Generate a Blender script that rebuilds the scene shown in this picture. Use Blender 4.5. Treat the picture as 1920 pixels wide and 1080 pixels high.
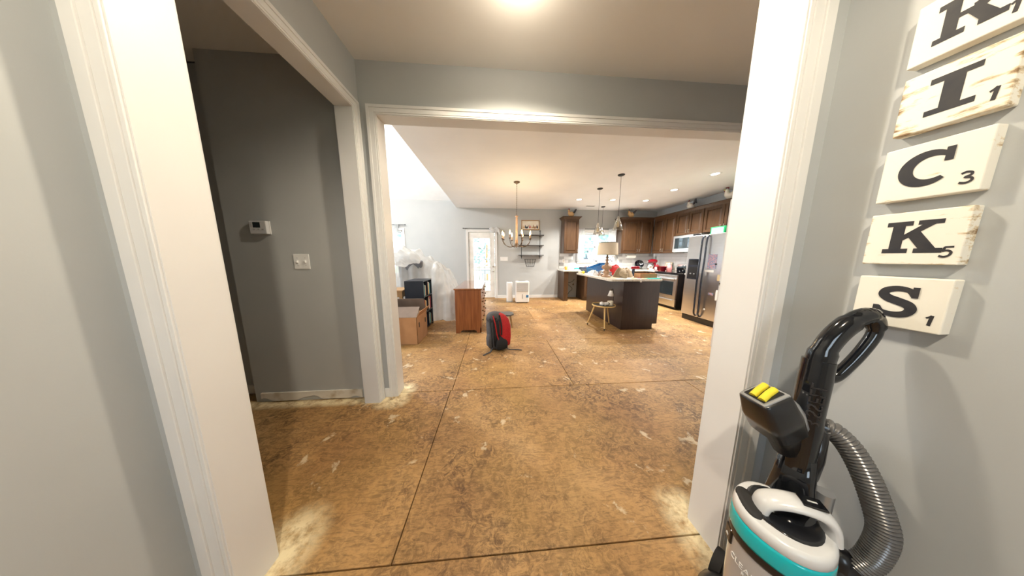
import bpy, bmesh, math, random
from mathutils import Vector, Matrix, noise
random.seed(7)
for o in list(bpy.data.objects): bpy.data.objects.remove(o)
scn = bpy.context.scene
COL = scn.collection
PI = math.pi

# ------------------------------------------------------------------ camera
FPX, PITCH, YAW, ROLL, CH = 399.41, 0.1418, 0.0747, 0.0015, 1.29
_cp, _sp, _cy, _sy = math.cos(PITCH), math.sin(PITCH), math.cos(YAW), math.sin(YAW)
CF = Vector((_sy*_cp, _cy*_cp, -_sp)); _R = Vector((_cy, -_sy, 0)); _U = _R.cross(CF)
CR = _R*math.cos(ROLL) + _U*math.sin(ROLL); CU = -_R*math.sin(ROLL) + _U*math.cos(ROLL)
cam_d = bpy.data.cameras.new('camera'); cam = bpy.data.objects.new('camera', cam_d); COL.objects.link(cam)
cam_d.sensor_fit = 'HORIZONTAL'; cam_d.sensor_width = 36; cam_d.lens = FPX/1920*36; cam_d.clip_start = 0.02
M = Matrix.Identity(4)
for i in range(3): M[i][0], M[i][1], M[i][2] = CR[i], CU[i], -CF[i]
M.translation = (0, 0, CH); cam.matrix_world = M
scn.camera = cam
EYE = Vector((0, 0, CH))
def ray(u, v): return CF + CR*((u-960)/FPX) + CU*((540-v)/FPX)
def FL(u, v, z=0.0): d = ray(u, v); return EYE + d*((z-CH)/d.z)     # where the pixel's ray meets a level
def AY(u, v, y): d = ray(u, v); return EYE + d*(y/d.y)              # ... a wall across the view
def AX(u, v, x): d = ray(u, v); return EYE + d*(x/d.x)              # ... a wall along the view

# ------------------------------------------------------------------ world, exposure
scn.view_settings.view_transform = 'Standard'; scn.view_settings.look = 'None'
scn.view_settings.gamma = 1; scn.view_settings.use_curve_mapping = False
scn.view_settings.exposure = 0.6
SKY = 5.0
wd = bpy.data.worlds.new('sky'); scn.world = wd; wd.use_nodes = True
bg = wd.node_tree.nodes['Background']; bg.inputs[0].default_value = (0.78, 0.90, 1.0, 1); bg.inputs[1].default_value = SKY
HALL_LAMP, ENTRY_LAMP, CAN_LAMP, BULB, ROOM_FILL = 52, 80, 150, 2.4, 215

# ------------------------------------------------------------------ dimensions of the place
CEIL = 2.77
Y0, T0 = 0.693, 0.129            # wall with the near cased opening
Y1, T1 = 1.918, 0.115            # wall with the wide cased opening
XL, TL = -1.053, 0.116           # wall with the opening to the stair hall
XEL, XER = -1.08, 1.094          # entry side walls
JL, JR = -0.955, 0.9465          # near opening
OL, OR = -0.925, 3.05            # wide opening
HD = 2.393
Y2 = 6.758                       # far wall
XW = 5.19                        # kitchen right wall
XS = -1.162                      # edge of the flat kitchen ceiling
YB = -2.4                        # wall behind the camera

# ------------------------------------------------------------------ mesh helpers
WM = {}
class MB:
    def __init__(s): s.v = []; s.f = []; s.s = []
    def add(s, vs, fs, smooth=False):
        b = len(s.v); s.v += [Vector(p) for p in vs]; s.f += [tuple(b+i for i in f) for f in fs]; s.s += [smooth]*len(fs); return s
    def box(s, x0, x1, y0, y1, z0, z1):
        return s.add([(x0,y0,z0),(x1,y0,z0),(x1,y1,z0),(x0,y1,z0),(x0,y0,z1),(x1,y0,z1),(x1,y1,z1),(x0,y1,z1)],
                     [(0,3,2,1),(4,5,6,7),(0,1,5,4),(1,2,6,5),(2,3,7,6),(3,0,4,7)])
    def obox(s, c, size, rot=None):
        c = Vector(c); R = rot or Matrix.Identity(3); a, b, d = (x/2 for x in size); vs = []
        for z in (-d, d):
            for x, y in ((-a,-b),(a,-b),(a,b),(-a,b)): vs.append(c + R @ Vector((x,y,z)))
        return s.add(vs, [(0,3,2,1),(4,5,6,7),(0,1,5,4),(1,2,6,5),(2,3,7,6),(3,0,4,7)])
    def tube(s, path, r, n=10, caps=True, smooth=True, flat=None, upv=None):
        path = [Vector(p) for p in path]; N = len(path); rs = r if isinstance(r, (list, tuple)) else [r]*N
        vs = []; prev = None
        for i, p in enumerate(path):
            t = (path[min(i+1, N-1)] - path[max(i-1, 0)])
            t = t.normalized() if t.length > 1e-9 else Vector((0,0,1))
            if prev is None:
                a = upv and Vector(upv) or (Vector((0,0,1)) if abs(t.z) < .9 else Vector((1,0,0)))
                u = (a - t*a.dot(t)).normalized()
            else:
                u = prev - t*prev.dot(t); u = u.normalized() if u.length > 1e-6 else t.orthogonal().normalized()
            prev = u; w = t.cross(u)
            for k in range(n):
                an = 2*PI*k/n; vs.append(p + u*(math.cos(an)*rs[i]*(flat or 1)) + w*(math.sin(an)*rs[i]))
        fs = [(i*n+k, i*n+(k+1) % n, (i+1)*n+(k+1) % n, (i+1)*n+k) for i in range(N-1) for k in range(n)]
        s.add(vs, fs, smooth)
        if caps:
            s.add(vs[:n], [tuple(reversed(range(n)))]); s.add(vs[-n:], [tuple(range(n))])
        return s
    def cyl(s, p0, p1, r0, r1=None, n=14): return s.tube([p0, p1], [r0, r0 if r1 is None else r1], n)
    def lathe(s, prof, c=(0,0,0), n=18, smooth=True, sx=1, sy=1, rot=None):
        c = Vector(c); vs = []; R = rot or Matrix.Identity(3)
        for r, z in prof:
            for k in range(n): vs.append(c + R @ Vector((r*sx*math.cos(2*PI*k/n), r*sy*math.sin(2*PI*k/n), z)))
        m = len(prof)
        s.add(vs, [(i*n+k, i*n+(k+1) % n, (i+1)*n+(k+1) % n, (i+1)*n+k) for i in range(m-1) for k in range(n)], smooth)
        if prof[0][0] > 1e-5: s.add(vs[:n], [tuple(reversed(range(n)))])
        if prof[-1][0] > 1e-5: s.add(vs[-n:], [tuple(range(n))])
        return s
    def ell(s, c, r, n=14, m=9, rot=None):
        prof = [(math.sin(PI*i/m), -math.cos(PI*i/m)) for i in range(m+1)]
        c = Vector(c); R = rot or Matrix.Identity(3); vs = []
        for q, z in prof:
            for k in range(n): vs.append(c + R @ Vector((q*r[0]*math.cos(2*PI*k/n), q*r[1]*math.sin(2*PI*k/n), z*r[2])))
        return s.add(vs, [(i*n+k, i*n+(k+1) % n, (i+1)*n+(k+1) % n, (i+1)*n+k) for i in range(m) for k in range(n)], True)
    def prism(s, poly, o, u, v, d, smooth=False):
        o, u, v = Vector(o), Vector(u), Vector(v); w = u.cross(v).normalized()*d; n = len(poly)
        a = [o+u*x+v*y for x, y in poly]; b = [p+w for p in a]
        return s.add(a+b, [tuple(reversed(range(n))), tuple(range(n, 2*n))] + [(i, (i+1) % n, n+(i+1) % n, n+i) for i in range(n)], smooth)
    def grid(s, fn, nu, nv, smooth=True, wrap=False):
        vs = [fn(i/nu, j/nv) for j in range(nv+1) for i in range(nu + (0 if wrap else 1))]
        W = nu if wrap else nu+1
        return s.add(vs, [(j*W+i, j*W+(i+1) % W, (j+1)*W+(i+1) % W, (j+1)*W+i) for j in range(nv) for i in range(nu)], smooth)
    def build(s, name, mat, parent=None, bevel=0, local=False, solid=0, seg=2):
        me = bpy.data.meshes.new(name); o = bpy.data.objects.new(name, me)
        if parent is not None:
            if not local:
                I = WM[parent].inverted(); s.v = [I @ p for p in s.v]
            o.parent = parent; WM[o] = WM[parent]
        else:
            lo = [min(p[i] for p in s.v) for i in range(3)]; hi = [max(p[i] for p in s.v) for i in range(3)]
            c = Vector(((lo[0]+hi[0])/2, (lo[1]+hi[1])/2, lo[2])); s.v = [p-c for p in s.v]; o.location = c; WM[o] = Matrix.Translation(c)
        me.from_pydata([tuple(p) for p in s.v], [], s.f)
        me.polygons.foreach_set('use_smooth', s.s)
        me.materials.append(mat if not isinstance(mat, str) else MT[mat]); me.update(); COL.objects.link(o)
        if solid:
            m = o.modifiers.new('thick', 'SOLIDIFY'); m.thickness = solid; m.offset = 0
        if bevel:
            m = o.modifiers.new('bevel', 'BEVEL'); m.width = bevel; m.segments = seg; m.limit_method = 'ANGLE'; m.angle_limit = 0.7
        return o
def tag(o, label, cat, group=None):
    o['label'] = label; o['category'] = cat
    if group: o['group'] = group
    return o
def thing(name, label, cat, loc=(0,0,0), rz=0, group=None):
    o = bpy.data.objects.new(name, None); COL.objects.link(o); o.location = loc; o.rotation_euler = (0,0,rz); o.empty_display_size = .05
    WM[o] = Matrix.Translation(Vector(loc)) @ Matrix.Rotation(rz, 4, 'Z')
    return tag(o, label, cat, group)
def struct(o): o['kind'] = 'structure'; return o
def sempty(name, loc):
    o = bpy.data.objects.new(name, None); COL.objects.link(o); o.location = loc; WM[o] = Matrix.Translation(Vector(loc)); o.empty_display_size = .05
    return struct(o)
def copy_tree(o, parent=None, loc=None, rz=None, label=None):
    c = o.copy(); COL.objects.link(c); c.parent = parent
    if loc is not None: c.location = loc
    if rz is not None: c.rotation_euler = (0,0,rz)
    if label: c['label'] = label
    for ch in [x for x in bpy.data.objects if x.parent == o]: copy_tree(ch, c)
    return c
def portal(loc, rot, sx, sy):
    d = bpy.data.lights.new('daylight_portal', 'AREA'); d.shape = 'RECTANGLE'; d.size = sx; d.size_y = sy; d.cycles.is_portal = True
    o = bpy.data.objects.new('daylight_portal', d); o.location = loc; o.rotation_euler = rot; COL.objects.link(o)
def plight(name, loc, power, col, rad, parent=None):
    d = bpy.data.lights.new(name, 'POINT'); d.energy = power; d.color = col; d.shadow_soft_size = rad
    o = bpy.data.objects.new(name, d); COL.objects.link(o)
    if parent is not None: o.parent = parent; o.location = WM[parent].inverted() @ Vector(loc)
    else: o.location = loc
    return o
def Rz(a): return Matrix.Rotation(a, 3, 'Z')
def Rx(a): return Matrix.Rotation(a, 3, 'X')
def Ry(a): return Matrix.Rotation(a, 3, 'Y')
def spline(pts, n=8):
    pts = [Vector(p) for p in pts]; out = []
    for i in range(len(pts)-1):
        p0, p1, p2, p3 = pts[max(i-1,0)], pts[i], pts[i+1], pts[min(i+2, len(pts)-1)]
        for k in range(n):
            t = k/n; out.append(.5*((2*p1)+(p2-p0)*t+(2*p0-5*p1+4*p2-p3)*t*t+(3*p1-p0-3*p2+p3)*t**3))
    return out + [pts[-1]]

# ------------------------------------------------------------------ materials
MT = {}
def mat(name, c1, c2=None, rough=.5, metal=0, scale=6, stretch=(1,1,1), bump=0, bscale=None, detail=4, emit=0, trans=0, alpha=1, coat=0, mix=(.35,.65), ior=1.45):
    m = bpy.data.materials.new(name); m.use_nodes = True; nt = m.node_tree; N, L = nt.nodes, nt.links; b = N['Principled BSDF']
    c2 = c2 or tuple(x*.88 for x in c1)
    tc = N.new('ShaderNodeTexCoord'); mp = N.new('ShaderNodeMapping'); mp.inputs['Scale'].default_value = stretch; L.new(tc.outputs['Object'], mp.inputs[0])
    nz = N.new('ShaderNodeTexNoise'); nz.inputs['Scale'].default_value = scale; nz.inputs['Detail'].default_value = detail; L.new(mp.outputs[0], nz.inputs['Vector'])
    rp = N.new('ShaderNodeValToRGB'); rp.color_ramp.elements[0].position, rp.color_ramp.elements[1].position = mix
    rp.color_ramp.elements[0].color = (*c1, 1); rp.color_ramp.elements[1].color = (*c2, 1); L.new(nz.outputs['Fac'], rp.inputs[0])
    L.new(rp.outputs[0], b.inputs['Base Color'])
    b.inputs['Roughness'].default_value = rough; b.inputs['Metallic'].default_value = metal; b.inputs['IOR'].default_value = ior
    if coat: b.inputs['Coat Weight'].default_value = coat
    if trans: b.inputs['Transmission Weight'].default_value = trans
    if alpha < 1: b.inputs['Alpha'].default_value = alpha
    if emit: L.new(rp.outputs[0], b.inputs['Emission Color']); b.inputs['Emission Strength'].default_value = emit
    if bump:
        n2 = nz
        if bscale:
            n2 = N.new('ShaderNodeTexNoise'); n2.inputs['Scale'].default_value = bscale; n2.inputs['Detail'].default_value = 3; L.new(mp.outputs[0], n2.inputs['Vector'])
        bp = N.new('ShaderNodeBump'); bp.inputs['Strength'].default_value = bump; bp.inputs['Distance'].default_value = .01
        L.new(n2.outputs['Fac'], bp.inputs['Height']); L.new(bp.outputs[0], b.inputs['Normal'])
    MT[name] = m; return m
def thin_glass(name, tint, gloss):
    m = bpy.data.materials.new(name); m.use_nodes = True; nt = m.node_tree; N, L = nt.nodes, nt.links
    N.remove(N['Principled BSDF']); tr = N.new('ShaderNodeBsdfTransparent'); tr.inputs[0].default_value = (*tint, 1)
    gl = N.new('ShaderNodeBsdfGlossy'); gl.inputs['Roughness'].default_value = .03
    fr = N.new('ShaderNodeLayerWeight'); fr.inputs[0].default_value = gloss; mx = N.new('ShaderNodeMixShader')
    L.new(fr.outputs['Facing'], mx.inputs[0]); L.new(tr.outputs[0], mx.inputs[1]); L.new(gl.outputs[0], mx.inputs[2]); L.new(mx.outputs[0], N['Material Output'].inputs[0])
    MT[name] = m
def sheer(name, col, opac, gloss=.0, nscale=0):
    m = bpy.data.materials.new(name); m.use_nodes = True; nt = m.node_tree; N, L = nt.nodes, nt.links; b = N['Principled BSDF']
    tr = N.new('ShaderNodeBsdfTransparent'); tl = N.new('ShaderNodeBsdfTranslucent'); tl.inputs[0].default_value = (*col, 1)
    b.inputs['Base Color'].default_value = (*col, 1); b.inputs['Roughness'].default_value = .25 if gloss else .8
    m1 = N.new('ShaderNodeMixShader'); m1.inputs[0].default_value = .45; L.new(b.outputs[0], m1.inputs[1]); L.new(tl.outputs[0], m1.inputs[2])
    m2 = N.new('ShaderNodeMixShader'); L.new(tr.outputs[0], m2.inputs[1]); L.new(m1.outputs[0], m2.inputs[2]); L.new(m2.outputs[0], N['Material Output'].inputs[0])
    nz = N.new('ShaderNodeTexNoise'); nz.inputs['Scale'].default_value = nscale or 9
    mr = N.new('ShaderNodeMapRange'); mr.inputs['To Min'].default_value = max(0, opac-.18); mr.inputs['To Max'].default_value = min(1, opac+.18)
    tc = N.new('ShaderNodeTexCoord'); L.new(tc.outputs['Object'], nz.inputs['Vector']); L.new(nz.outputs['Fac'], mr.inputs[0]); L.new(mr.outputs[0], m2.inputs[0])
    MT[name] = m
mat('wall_paint', (.45,.465,.47), (.43,.447,.455), .6, scale=2.5, bump=.02, bscale=180)
mat('ceiling_paint', (.80,.79,.77), (.77,.76,.74), .85, scale=2, bump=.02, bscale=120)
mat('trim_paint', (.74,.735,.73), (.70,.695,.69), .35, scale=3)
mat('jamb_paint', (.73,.725,.72), (.70,.69,.685), .4, scale=2)
mat('old_baseboard', (.72,.68,.62), (.45,.36,.25), .6, scale=9, mix=(.55,.8))
mat('kitchen_ceiling', (.87,.875,.88), (.84,.845,.85), .85, scale=2)
mat('vault_paint', (.84,.85,.86), (.81,.82,.83), .85)
mat('slab', (.05,.025,.012), (.03,.016,.008), .9)
mat('cabinet_wood', (.080,.040,.017), (.050,.024,.011), .36, scale=5, stretch=(9,9,.8), coat=.15)
mat('cabinet_wood_shaded', (.036,.020,.018), (.025,.014,.013), .34, scale=5, stretch=(9,9,.8), coat=.15)  # same stain as the cabinets, its dimmer light put into the colour
mat('nickel', (.55,.52,.47), None, .3, 1)
mat('white_panel', (.80,.79,.77), None, .35)
mat('stone_top', (.70,.67,.62), (.50,.46,.40), .25, scale=40, mix=(.4,.7))
mat('steel', (.74,.74,.75), (.69,.69,.70), .30, 1, scale=4, stretch=(1,1,60))
mat('steel_light', (.80,.80,.79), (.75,.75,.74), .32, 1, scale=4, stretch=(60,60,1))
mat('black_plastic', (.010,.010,.012), (.014,.014,.016), .28, coat=.3)
mat('black_gloss', (.006,.007,.010), (.009,.010,.013), .08, coat=.5)
mat('dark_matte', (.025,.024,.024), None, .7)
mat('dark_glass', (.012,.020,.026), (.02,.03,.036), .06, coat=.6)
mat('handle_dark', (.020,.026,.045), None, .22, coat=.4)
mat('dresser_wood', (.30,.105,.034), (.20,.062,.020), .33, scale=4, stretch=(10,10,.7), coat=.25)
mat('dresser_front', (.36,.15,.062), (.25,.095,.038), .33, scale=4, stretch=(10,.9,10), coat=.25)
mat('dresser_top', (.30,.11,.04), (.22,.075,.026), .16, scale=4, stretch=(10,.9,10), coat=.8)
mat('brass_dark', (.16,.11,.06), None, .35, 1)
mat('bronze', (.10,.075,.055), (.16,.12,.08), .4, .8)
mat('wood_turned', (.42,.27,.17), (.30,.18,.11), .55, scale=14)
mat('lamp_fabric', (.72,.61,.47), (.68,.575,.44), .9, scale=90, bump=.1)
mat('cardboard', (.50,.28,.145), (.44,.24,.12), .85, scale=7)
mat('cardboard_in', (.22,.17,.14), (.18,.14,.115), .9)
mat('black_lam', (.012,.017,.028), (.016,.021,.033), .35)
mat('red_fabric', (.45,.012,.014), (.33,.008,.010), .7, scale=60, bump=.15)
mat('grey_fabric', (.085,.082,.088), (.065,.063,.068), .85, scale=60, bump=.15)
mat('black_fabric', (.018,.018,.02), None, .9, scale=60)
mat('khaki', (.36,.285,.19), (.29,.225,.15), .95, scale=40, bump=.2)
mat('white_cloth', (.70,.70,.71), (.60,.61,.64), .9, scale=10)
mat('grey_cloth', (.23,.24,.27), (.17,.18,.21), .95, scale=12)
mat('navy', (.015,.03,.06), None, .5)
mat('blue_plastic', (.03,.16,.36), (.02,.12,.30), .4)
mat('teal', (.0,.46,.42), (.0,.42,.40), .4)
mat('teal_band', (.0,.50,.56), (.0,.46,.53), .22, coat=.5)
mat('orange', (.75,.26,.03), None, .4)
mat('yellow', (.78,.66,.05), (.70,.58,.04), .35)
mat('red_gloss', (.24,.006,.016), (.20,.005,.013), .2, coat=.4)
mat('pink', (.75,.30,.30), None, .6)
mat('tan', (.62,.50,.30), (.52,.40,.22), .8, scale=20)
mat('cream', (.72,.66,.52), (.60,.50,.34), .45, scale=15)
mat('white_plastic', (.80,.80,.80), (.77,.77,.77), .3)
mat('grey_plastic', (.42,.43,.44), None, .45)
mat('silver_plastic', (.45,.46,.48), None, .28, .6)
mat('light_plastic', (.68,.69,.71), (.65,.66,.68), .22, coat=.3)
mat('gold_wood', (.66,.47,.20), (.58,.40,.16), .4)
mat('oak', (.42,.26,.12), (.33,.19,.085), .5, scale=6, stretch=(1,12,12))
mat('stool_seat', (.075,.075,.08), (.16,.15,.14), .35, scale=5, stretch=(1,8,1))
mat('green_box', (.0,.36,.12), (.0,.33,.11), .5)
mat('mint', (.35,.72,.55), None, .5)
mat('paper', (.82,.81,.78), (.76,.75,.72), .8)
mat('ink', (.020,.020,.026), (.035,.033,.035), .55, scale=30)
mat('print_white', (.86,.86,.86), None, .4)
mat('emboss', (.035,.033,.035), None, .35)
mat('foliage_bleached', (.42,.55,.52), (.30,.45,.42), .9, scale=3)  # leaf green bleached: the glare outside is put into the colour
mat('grass', (.30,.36,.18), (.38,.38,.24), .95, scale=1.5)
mat('deck_wood', (.66,.60,.52), (.55,.50,.43), .8, scale=4, stretch=(8,1,8))
mat('siding', (.58,.66,.70), None, .7)
mat('window_frame', (.84,.85,.86), None, .4)
mat('iron', (.04,.042,.045), None, .5, .6)
mat('shelf_board', (.075,.068,.065), (.055,.05,.048), .6, scale=4, stretch=(1,10,10))
mat('bulb_glow', (1.0,.62,.25), (1.0,.66,.30), .3, emit=9)
mat('can_glow', (1.0,.93,.80), (1.0,.93,.80), .3, emit=6)
mat('dome_glow', (1.0,.84,.60), (1.0,.84,.60), .3, emit=5)
mat('amber_glass', (.9,.75,.5), None, .1, alpha=.5)
mat('tile', (.72,.73,.74), (.68,.69,.70), .2, scale=3)
mat('book_teal', (.04,.30,.36), None, .5); mat('book_white', (.72,.70,.66), None, .6); mat('book_tan', (.55,.36,.14), None, .6); mat('book_red', (.42,.05,.05), None, .6); mat('book_navy', (.03,.05,.12), None, .6); mat('book_yellow', (.66,.48,.10), None, .6)
mat('hen_white', (.74,.71,.64), (.66,.60,.50), .4); mat('hen_buff', (.62,.42,.20), (.50,.28,.12), .45); mat('hen_dark', (.05,.055,.07), None, .4)
mat('photo_print', (.55,.30,.30), (.16,.24,.38), .35, scale=45, mix=(.42,.56))
mat('picture_ground', (.72,.69,.62), (.66,.60,.50), .7)
mat('hose', (.20,.195,.195), (.15,.145,.145), .25, .4)
mat('canister_clear', (.50,.49,.50), (.46,.45,.46), .12, coat=.6)
mat('wax', (.78,.72,.60), None, .4)
thin_glass('glass', (.97,.985,1.0), .10); thin_glass('glass_shade', (.93,.93,.91), .30)
sheer('sheer_white', (.86,.87,.88), .72); sheer('poly_sheet', (.84,.84,.83), .66, gloss=1, nscale=4)

def sign_paint(nm, wear):
    m = bpy.data.materials.new(nm); m.use_nodes = True; nt = m.node_tree; N, L = nt.nodes, nt.links; b = N['Principled BSDF']
    tc = N.new('ShaderNodeTexCoord'); mp = N.new('ShaderNodeMapping'); mp.inputs['Scale'].default_value = (1, .5, 2.2); L.new(tc.outputs['Object'], mp.inputs[0])
    oi = N.new('ShaderNodeObjectInfo'); ad = N.new('ShaderNodeVectorMath'); ad.operation = 'ADD'; mu = N.new('ShaderNodeMath'); mu.operation = 'MULTIPLY'; mu.inputs[1].default_value = 40
    L.new(oi.outputs['Random'], mu.inputs[0]); L.new(mp.outputs[0], ad.inputs[0]); L.new(mu.outputs[0], ad.inputs[1])
    n1 = N.new('ShaderNodeTexNoise'); n1.inputs['Scale'].default_value = 26; n1.inputs['Detail'].default_value = 8; n1.inputs['Roughness'].default_value = .68; L.new(ad.outputs[0], n1.inputs['Vector'])
    # wear grows towards the rims of the block
    sp = N.new('ShaderNodeSeparateXYZ'); L.new(tc.outputs['Generated'], sp.inputs[0])
    def edge(o):
        a = N.new('ShaderNodeMath'); a.operation = 'SUBTRACT'; a.inputs[1].default_value = .5; L.new(o, a.inputs[0])
        c = N.new('ShaderNodeMath'); c.operation = 'ABSOLUTE'; L.new(a.outputs[0], c.inputs[0]); return c.outputs[0]
    mxn = N.new('ShaderNodeMath'); mxn.operation = 'MAXIMUM'; L.new(edge(sp.outputs[1]), mxn.inputs[0]); L.new(edge(sp.outputs[2]), mxn.inputs[1])
    mr = N.new('ShaderNodeMapRange'); mr.inputs['From Min'].default_value = .42; mr.inputs['From Max'].default_value = .5; mr.inputs['To Min'].default_value = wear; mr.inputs['To Max'].default_value = wear+.10; L.new(mxn.outputs[0], mr.inputs[0])
    sm = N.new('ShaderNodeMath'); sm.operation = 'ADD'; L.new(n1.outputs['Fac'], sm.inputs[0]); L.new(mr.outputs[0], sm.inputs[1])
    rp = N.new('ShaderNodeValToRGB'); e = rp.color_ramp.elements; e[0].position = .62; e[0].color = (.80,.77,.69,1); e[1].position = .76; e[1].color = (.24,.14,.06,1)
    x = e.new(.67); x.color = (.66,.55,.38,1); L.new(sm.outputs[0], rp.inputs[0]); L.new(rp.outputs[0], b.inputs['Base Color']); b.inputs['Roughness'].default_value = .55
    MT[nm] = m
for _n, _w in (('sign_clean', -.10), ('sign_light', -.03), ('sign_mid', .02), ('sign_worn', .05)): sign_paint(_n, _w)

def osb_mat():
    m = bpy.data.materials.new('subfloor_osb'); m.use_nodes = True; nt = m.node_tree; N, L = nt.nodes, nt.links; b = N['Principled BSDF']
    ge = N.new('ShaderNodeNewGeometry'); P = ge.outputs['Position']
    def nz(scale, detail=5, rough=.6, dist=0, vec=None):
        n = N.new('ShaderNodeTexNoise'); n.inputs['Scale'].default_value = scale; n.inputs['Detail'].default_value = detail; n.inputs['Roughness'].default_value = rough; n.inputs['Distortion'].default_value = dist
        L.new(vec or P, n.inputs['Vector']); return n.outputs['Fac']
    def ramp(src, stops):
        r = N.new('ShaderNodeValToRGB'); e = r.color_ramp.elements
        e[0].position, e[0].color = stops[0][0], (*stops[0][1], 1); e[1].position, e[1].color = stops[-1][0], (*stops[-1][1], 1)
        for p, c in stops[1:-1]: x = e.new(p); x.color = (*c, 1)
        L.new(src, r.inputs[0]); return r.outputs[0]
    def mix(fac, a, c, mode='MIX'):
        x = N.new('ShaderNodeMix'); x.data_type = 'RGBA'; x.blend_type = mode
        if hasattr(fac, 'node'): L.new(fac, x.inputs[0])
        else: x.inputs[0].default_value = fac
        L.new(a, x.inputs[6])
        if hasattr(c, 'node'): L.new(c, x.inputs[7])
        else: x.inputs[7].default_value = (*c, 1)
        return x.outputs[2]
    g = lambda x: (x, x, x)
    base = ramp(nz(1.1, 4), [(.30, (.31,.16,.058)), (.50, (.45,.26,.10)), (.70, (.56,.36,.17))])
    # wood strands: stretched cells turned three ways
    strands = None
    for ang, sc in ((.3, 34), (1.4, 30), (2.5, 38)):
        mp = N.new('ShaderNodeMapping'); mp.inputs['Rotation'].default_value = (0, 0, ang); mp.inputs['Scale'].default_value = (.22, 1, 1)
        L.new(P, mp.inputs[0]); vo = N.new('ShaderNodeTexNoise'); vo.inputs['Scale'].default_value = sc; vo.inputs['Detail'].default_value = 3; vo.inputs['Distortion'].default_value = 1.6; L.new(mp.outputs[0], vo.inputs['Vector'])
        r = ramp(vo.outputs['Fac'], [(.40, g(.0)), (.50, g(1)), (.60, g(0))])
        strands = r if strands is None else mix(.5, strands, r, 'ADD')
    c = mix(strands, mix(1, base, g(.62), 'MULTIPLY'), base)
    dirt = ramp(nz(1.7, 8, .70, .5), [(.37, g(.08)), (.60, g(.85))])
    scratch = ramp(nz(21, 9, .80, 1.3), [(.44, g(0)), (.56, g(1))])
    c = mix(mix(1, dirt, scratch, 'MULTIPLY'), c, (.060,.027,.012))
    wet = ramp(nz(.8, 3), [(.46, g(0)), (.70, g(.45))]); c = mix(wet, c, (.38,.24,.06))
    sep = N.new('ShaderNodeSeparateXYZ'); L.new(P, sep.inputs[0])
    # old glue and plaster: pale flakes
    fl = ramp(nz(5.2, 8, .62, .4), [(.622, g(0)), (.662, g(1))]); c = mix(mix(.7, g3(N, 0), fl), c, (.66,.56,.40))
    # pale paint overspray kept to the foot of the trims
    for (x0, y0, x1, y1, w) in ((-.955, .62, -.955, .88, .17), (.9465, .60, .9465, .86, .14), (-1.0, 1.84, -.90, 2.02, .12), (-2.2, 1.87, -1.1, 1.87, .07)):
        vs = N.new('ShaderNodeVectorMath'); vs.operation = 'SUBTRACT'; L.new(P, vs.inputs[0])
        cl = N.new('ShaderNodeVectorMath'); cl.operation = 'MAXIMUM'; cl.inputs[1].default_value = (x0, y0, 0); L.new(P, cl.inputs[0])
        c2 = N.new('ShaderNodeVectorMath'); c2.operation = 'MINIMUM'; c2.inputs[1].default_value = (x1, y1, 0); L.new(cl.outputs[0], c2.inputs[0]); L.new(c2.outputs[0], vs.inputs[1])
        ln = N.new('ShaderNodeVectorMath'); ln.operation = 'LENGTH'; L.new(vs.outputs[0], ln.inputs[0])
        mr = N.new('ShaderNodeMapRange'); mr.inputs['From Min'].default_value = w; mr.inputs['From Max'].default_value = w*.25; L.new(ln.outputs['Value'], mr.inputs[0])
        mm = N.new('ShaderNodeMath'); mm.operation = 'MULTIPLY'; L.new(mr.outputs[0], mm.inputs[0]); L.new(ramp(nz(14, 6, .7), [(.34, g(.1)), (.56, g(1))]), mm.inputs[1])
        c = mix(mm.outputs[0], c, (.80,.70,.46))
    # tint of each sheet
    oi = N.new('ShaderNodeObjectInfo'); c = mix(1, c, ramp(oi.outputs['Random'], [(0, (.92,.90,.88)), (1, (1.06,1.03,1.0))]), 'MULTIPLY')
    L.new(c, b.inputs['Base Color']); b.inputs['Roughness'].default_value = .62
    bp = N.new('ShaderNodeBump'); bp.inputs['Strength'].default_value = .35; bp.inputs['Distance'].default_value = .004; L.new(nz(60, 4), bp.inputs['Height']); L.new(bp.outputs[0], b.inputs['Normal'])
    MT['subfloor_osb'] = m
def g3(N, x):
    n = N.new('ShaderNodeRGB'); n.outputs[0].default_value = (x, x, x, 1); return n.outputs[0]
osb_mat()

# ================================================================== STRUCTURE
# floor: slab with subfloor sheets
fl = struct(MB().box(-5.8, 6, YB-.2, Y2+.15, -.14, -.0185).build('floor', 'slab'))
rows = [-2.84+1.2*0, -1.637, -.437, .763, 1.965, 3.165, 4.365, 5.565, Y2+.1]
gap = .0028
for k in range(len(rows)-1):
    off = -.455 if k % 2 == 1 else .785
    xs = [off + 2.44*j for j in range(-4, 5)]
    if k == 4: xs.append(-.44)
    if k == 2: xs = [x+.75 for x in xs]
    xs = sorted(set([-5.7] + [x for x in xs if -5.6 < x < 5.5] + [5.6]))
    for a, b_ in zip(xs[:-1], xs[1:]):
        y0, y1 = max(rows[k], YB-.1), rows[k+1]
        if y1 - y0 < .05: continue
        MB().box(a+gap, b_-gap, y0+gap, y1-gap, -.0185, 0).build('subfloor_sheet', 'subfloor_osb', fl, bevel=.0015, seg=1)

def wall(name, *boxes, m='wall_paint'):
    b = MB()
    for x in boxes: b.box(*x)
    return struct(b.build(name, m))
H = CEIL
# entry hall
wall('wall_entry_left', (XEL-.12, XEL, YB, Y0, 0, H))
wall('wall_entry_right', (XER, XER+.12, YB, Y0, 0, H))
# wall with the near opening (seen from both sides)
wall('wall_near_opening', (-3.5, JL-.018, Y0, Y0+T0, 0, H), (JR+.018, 3.4, Y0, Y0+T0, 0, H), (JL-.018, JR+.018, Y0, Y0+T0, HD+.018, H))
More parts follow.
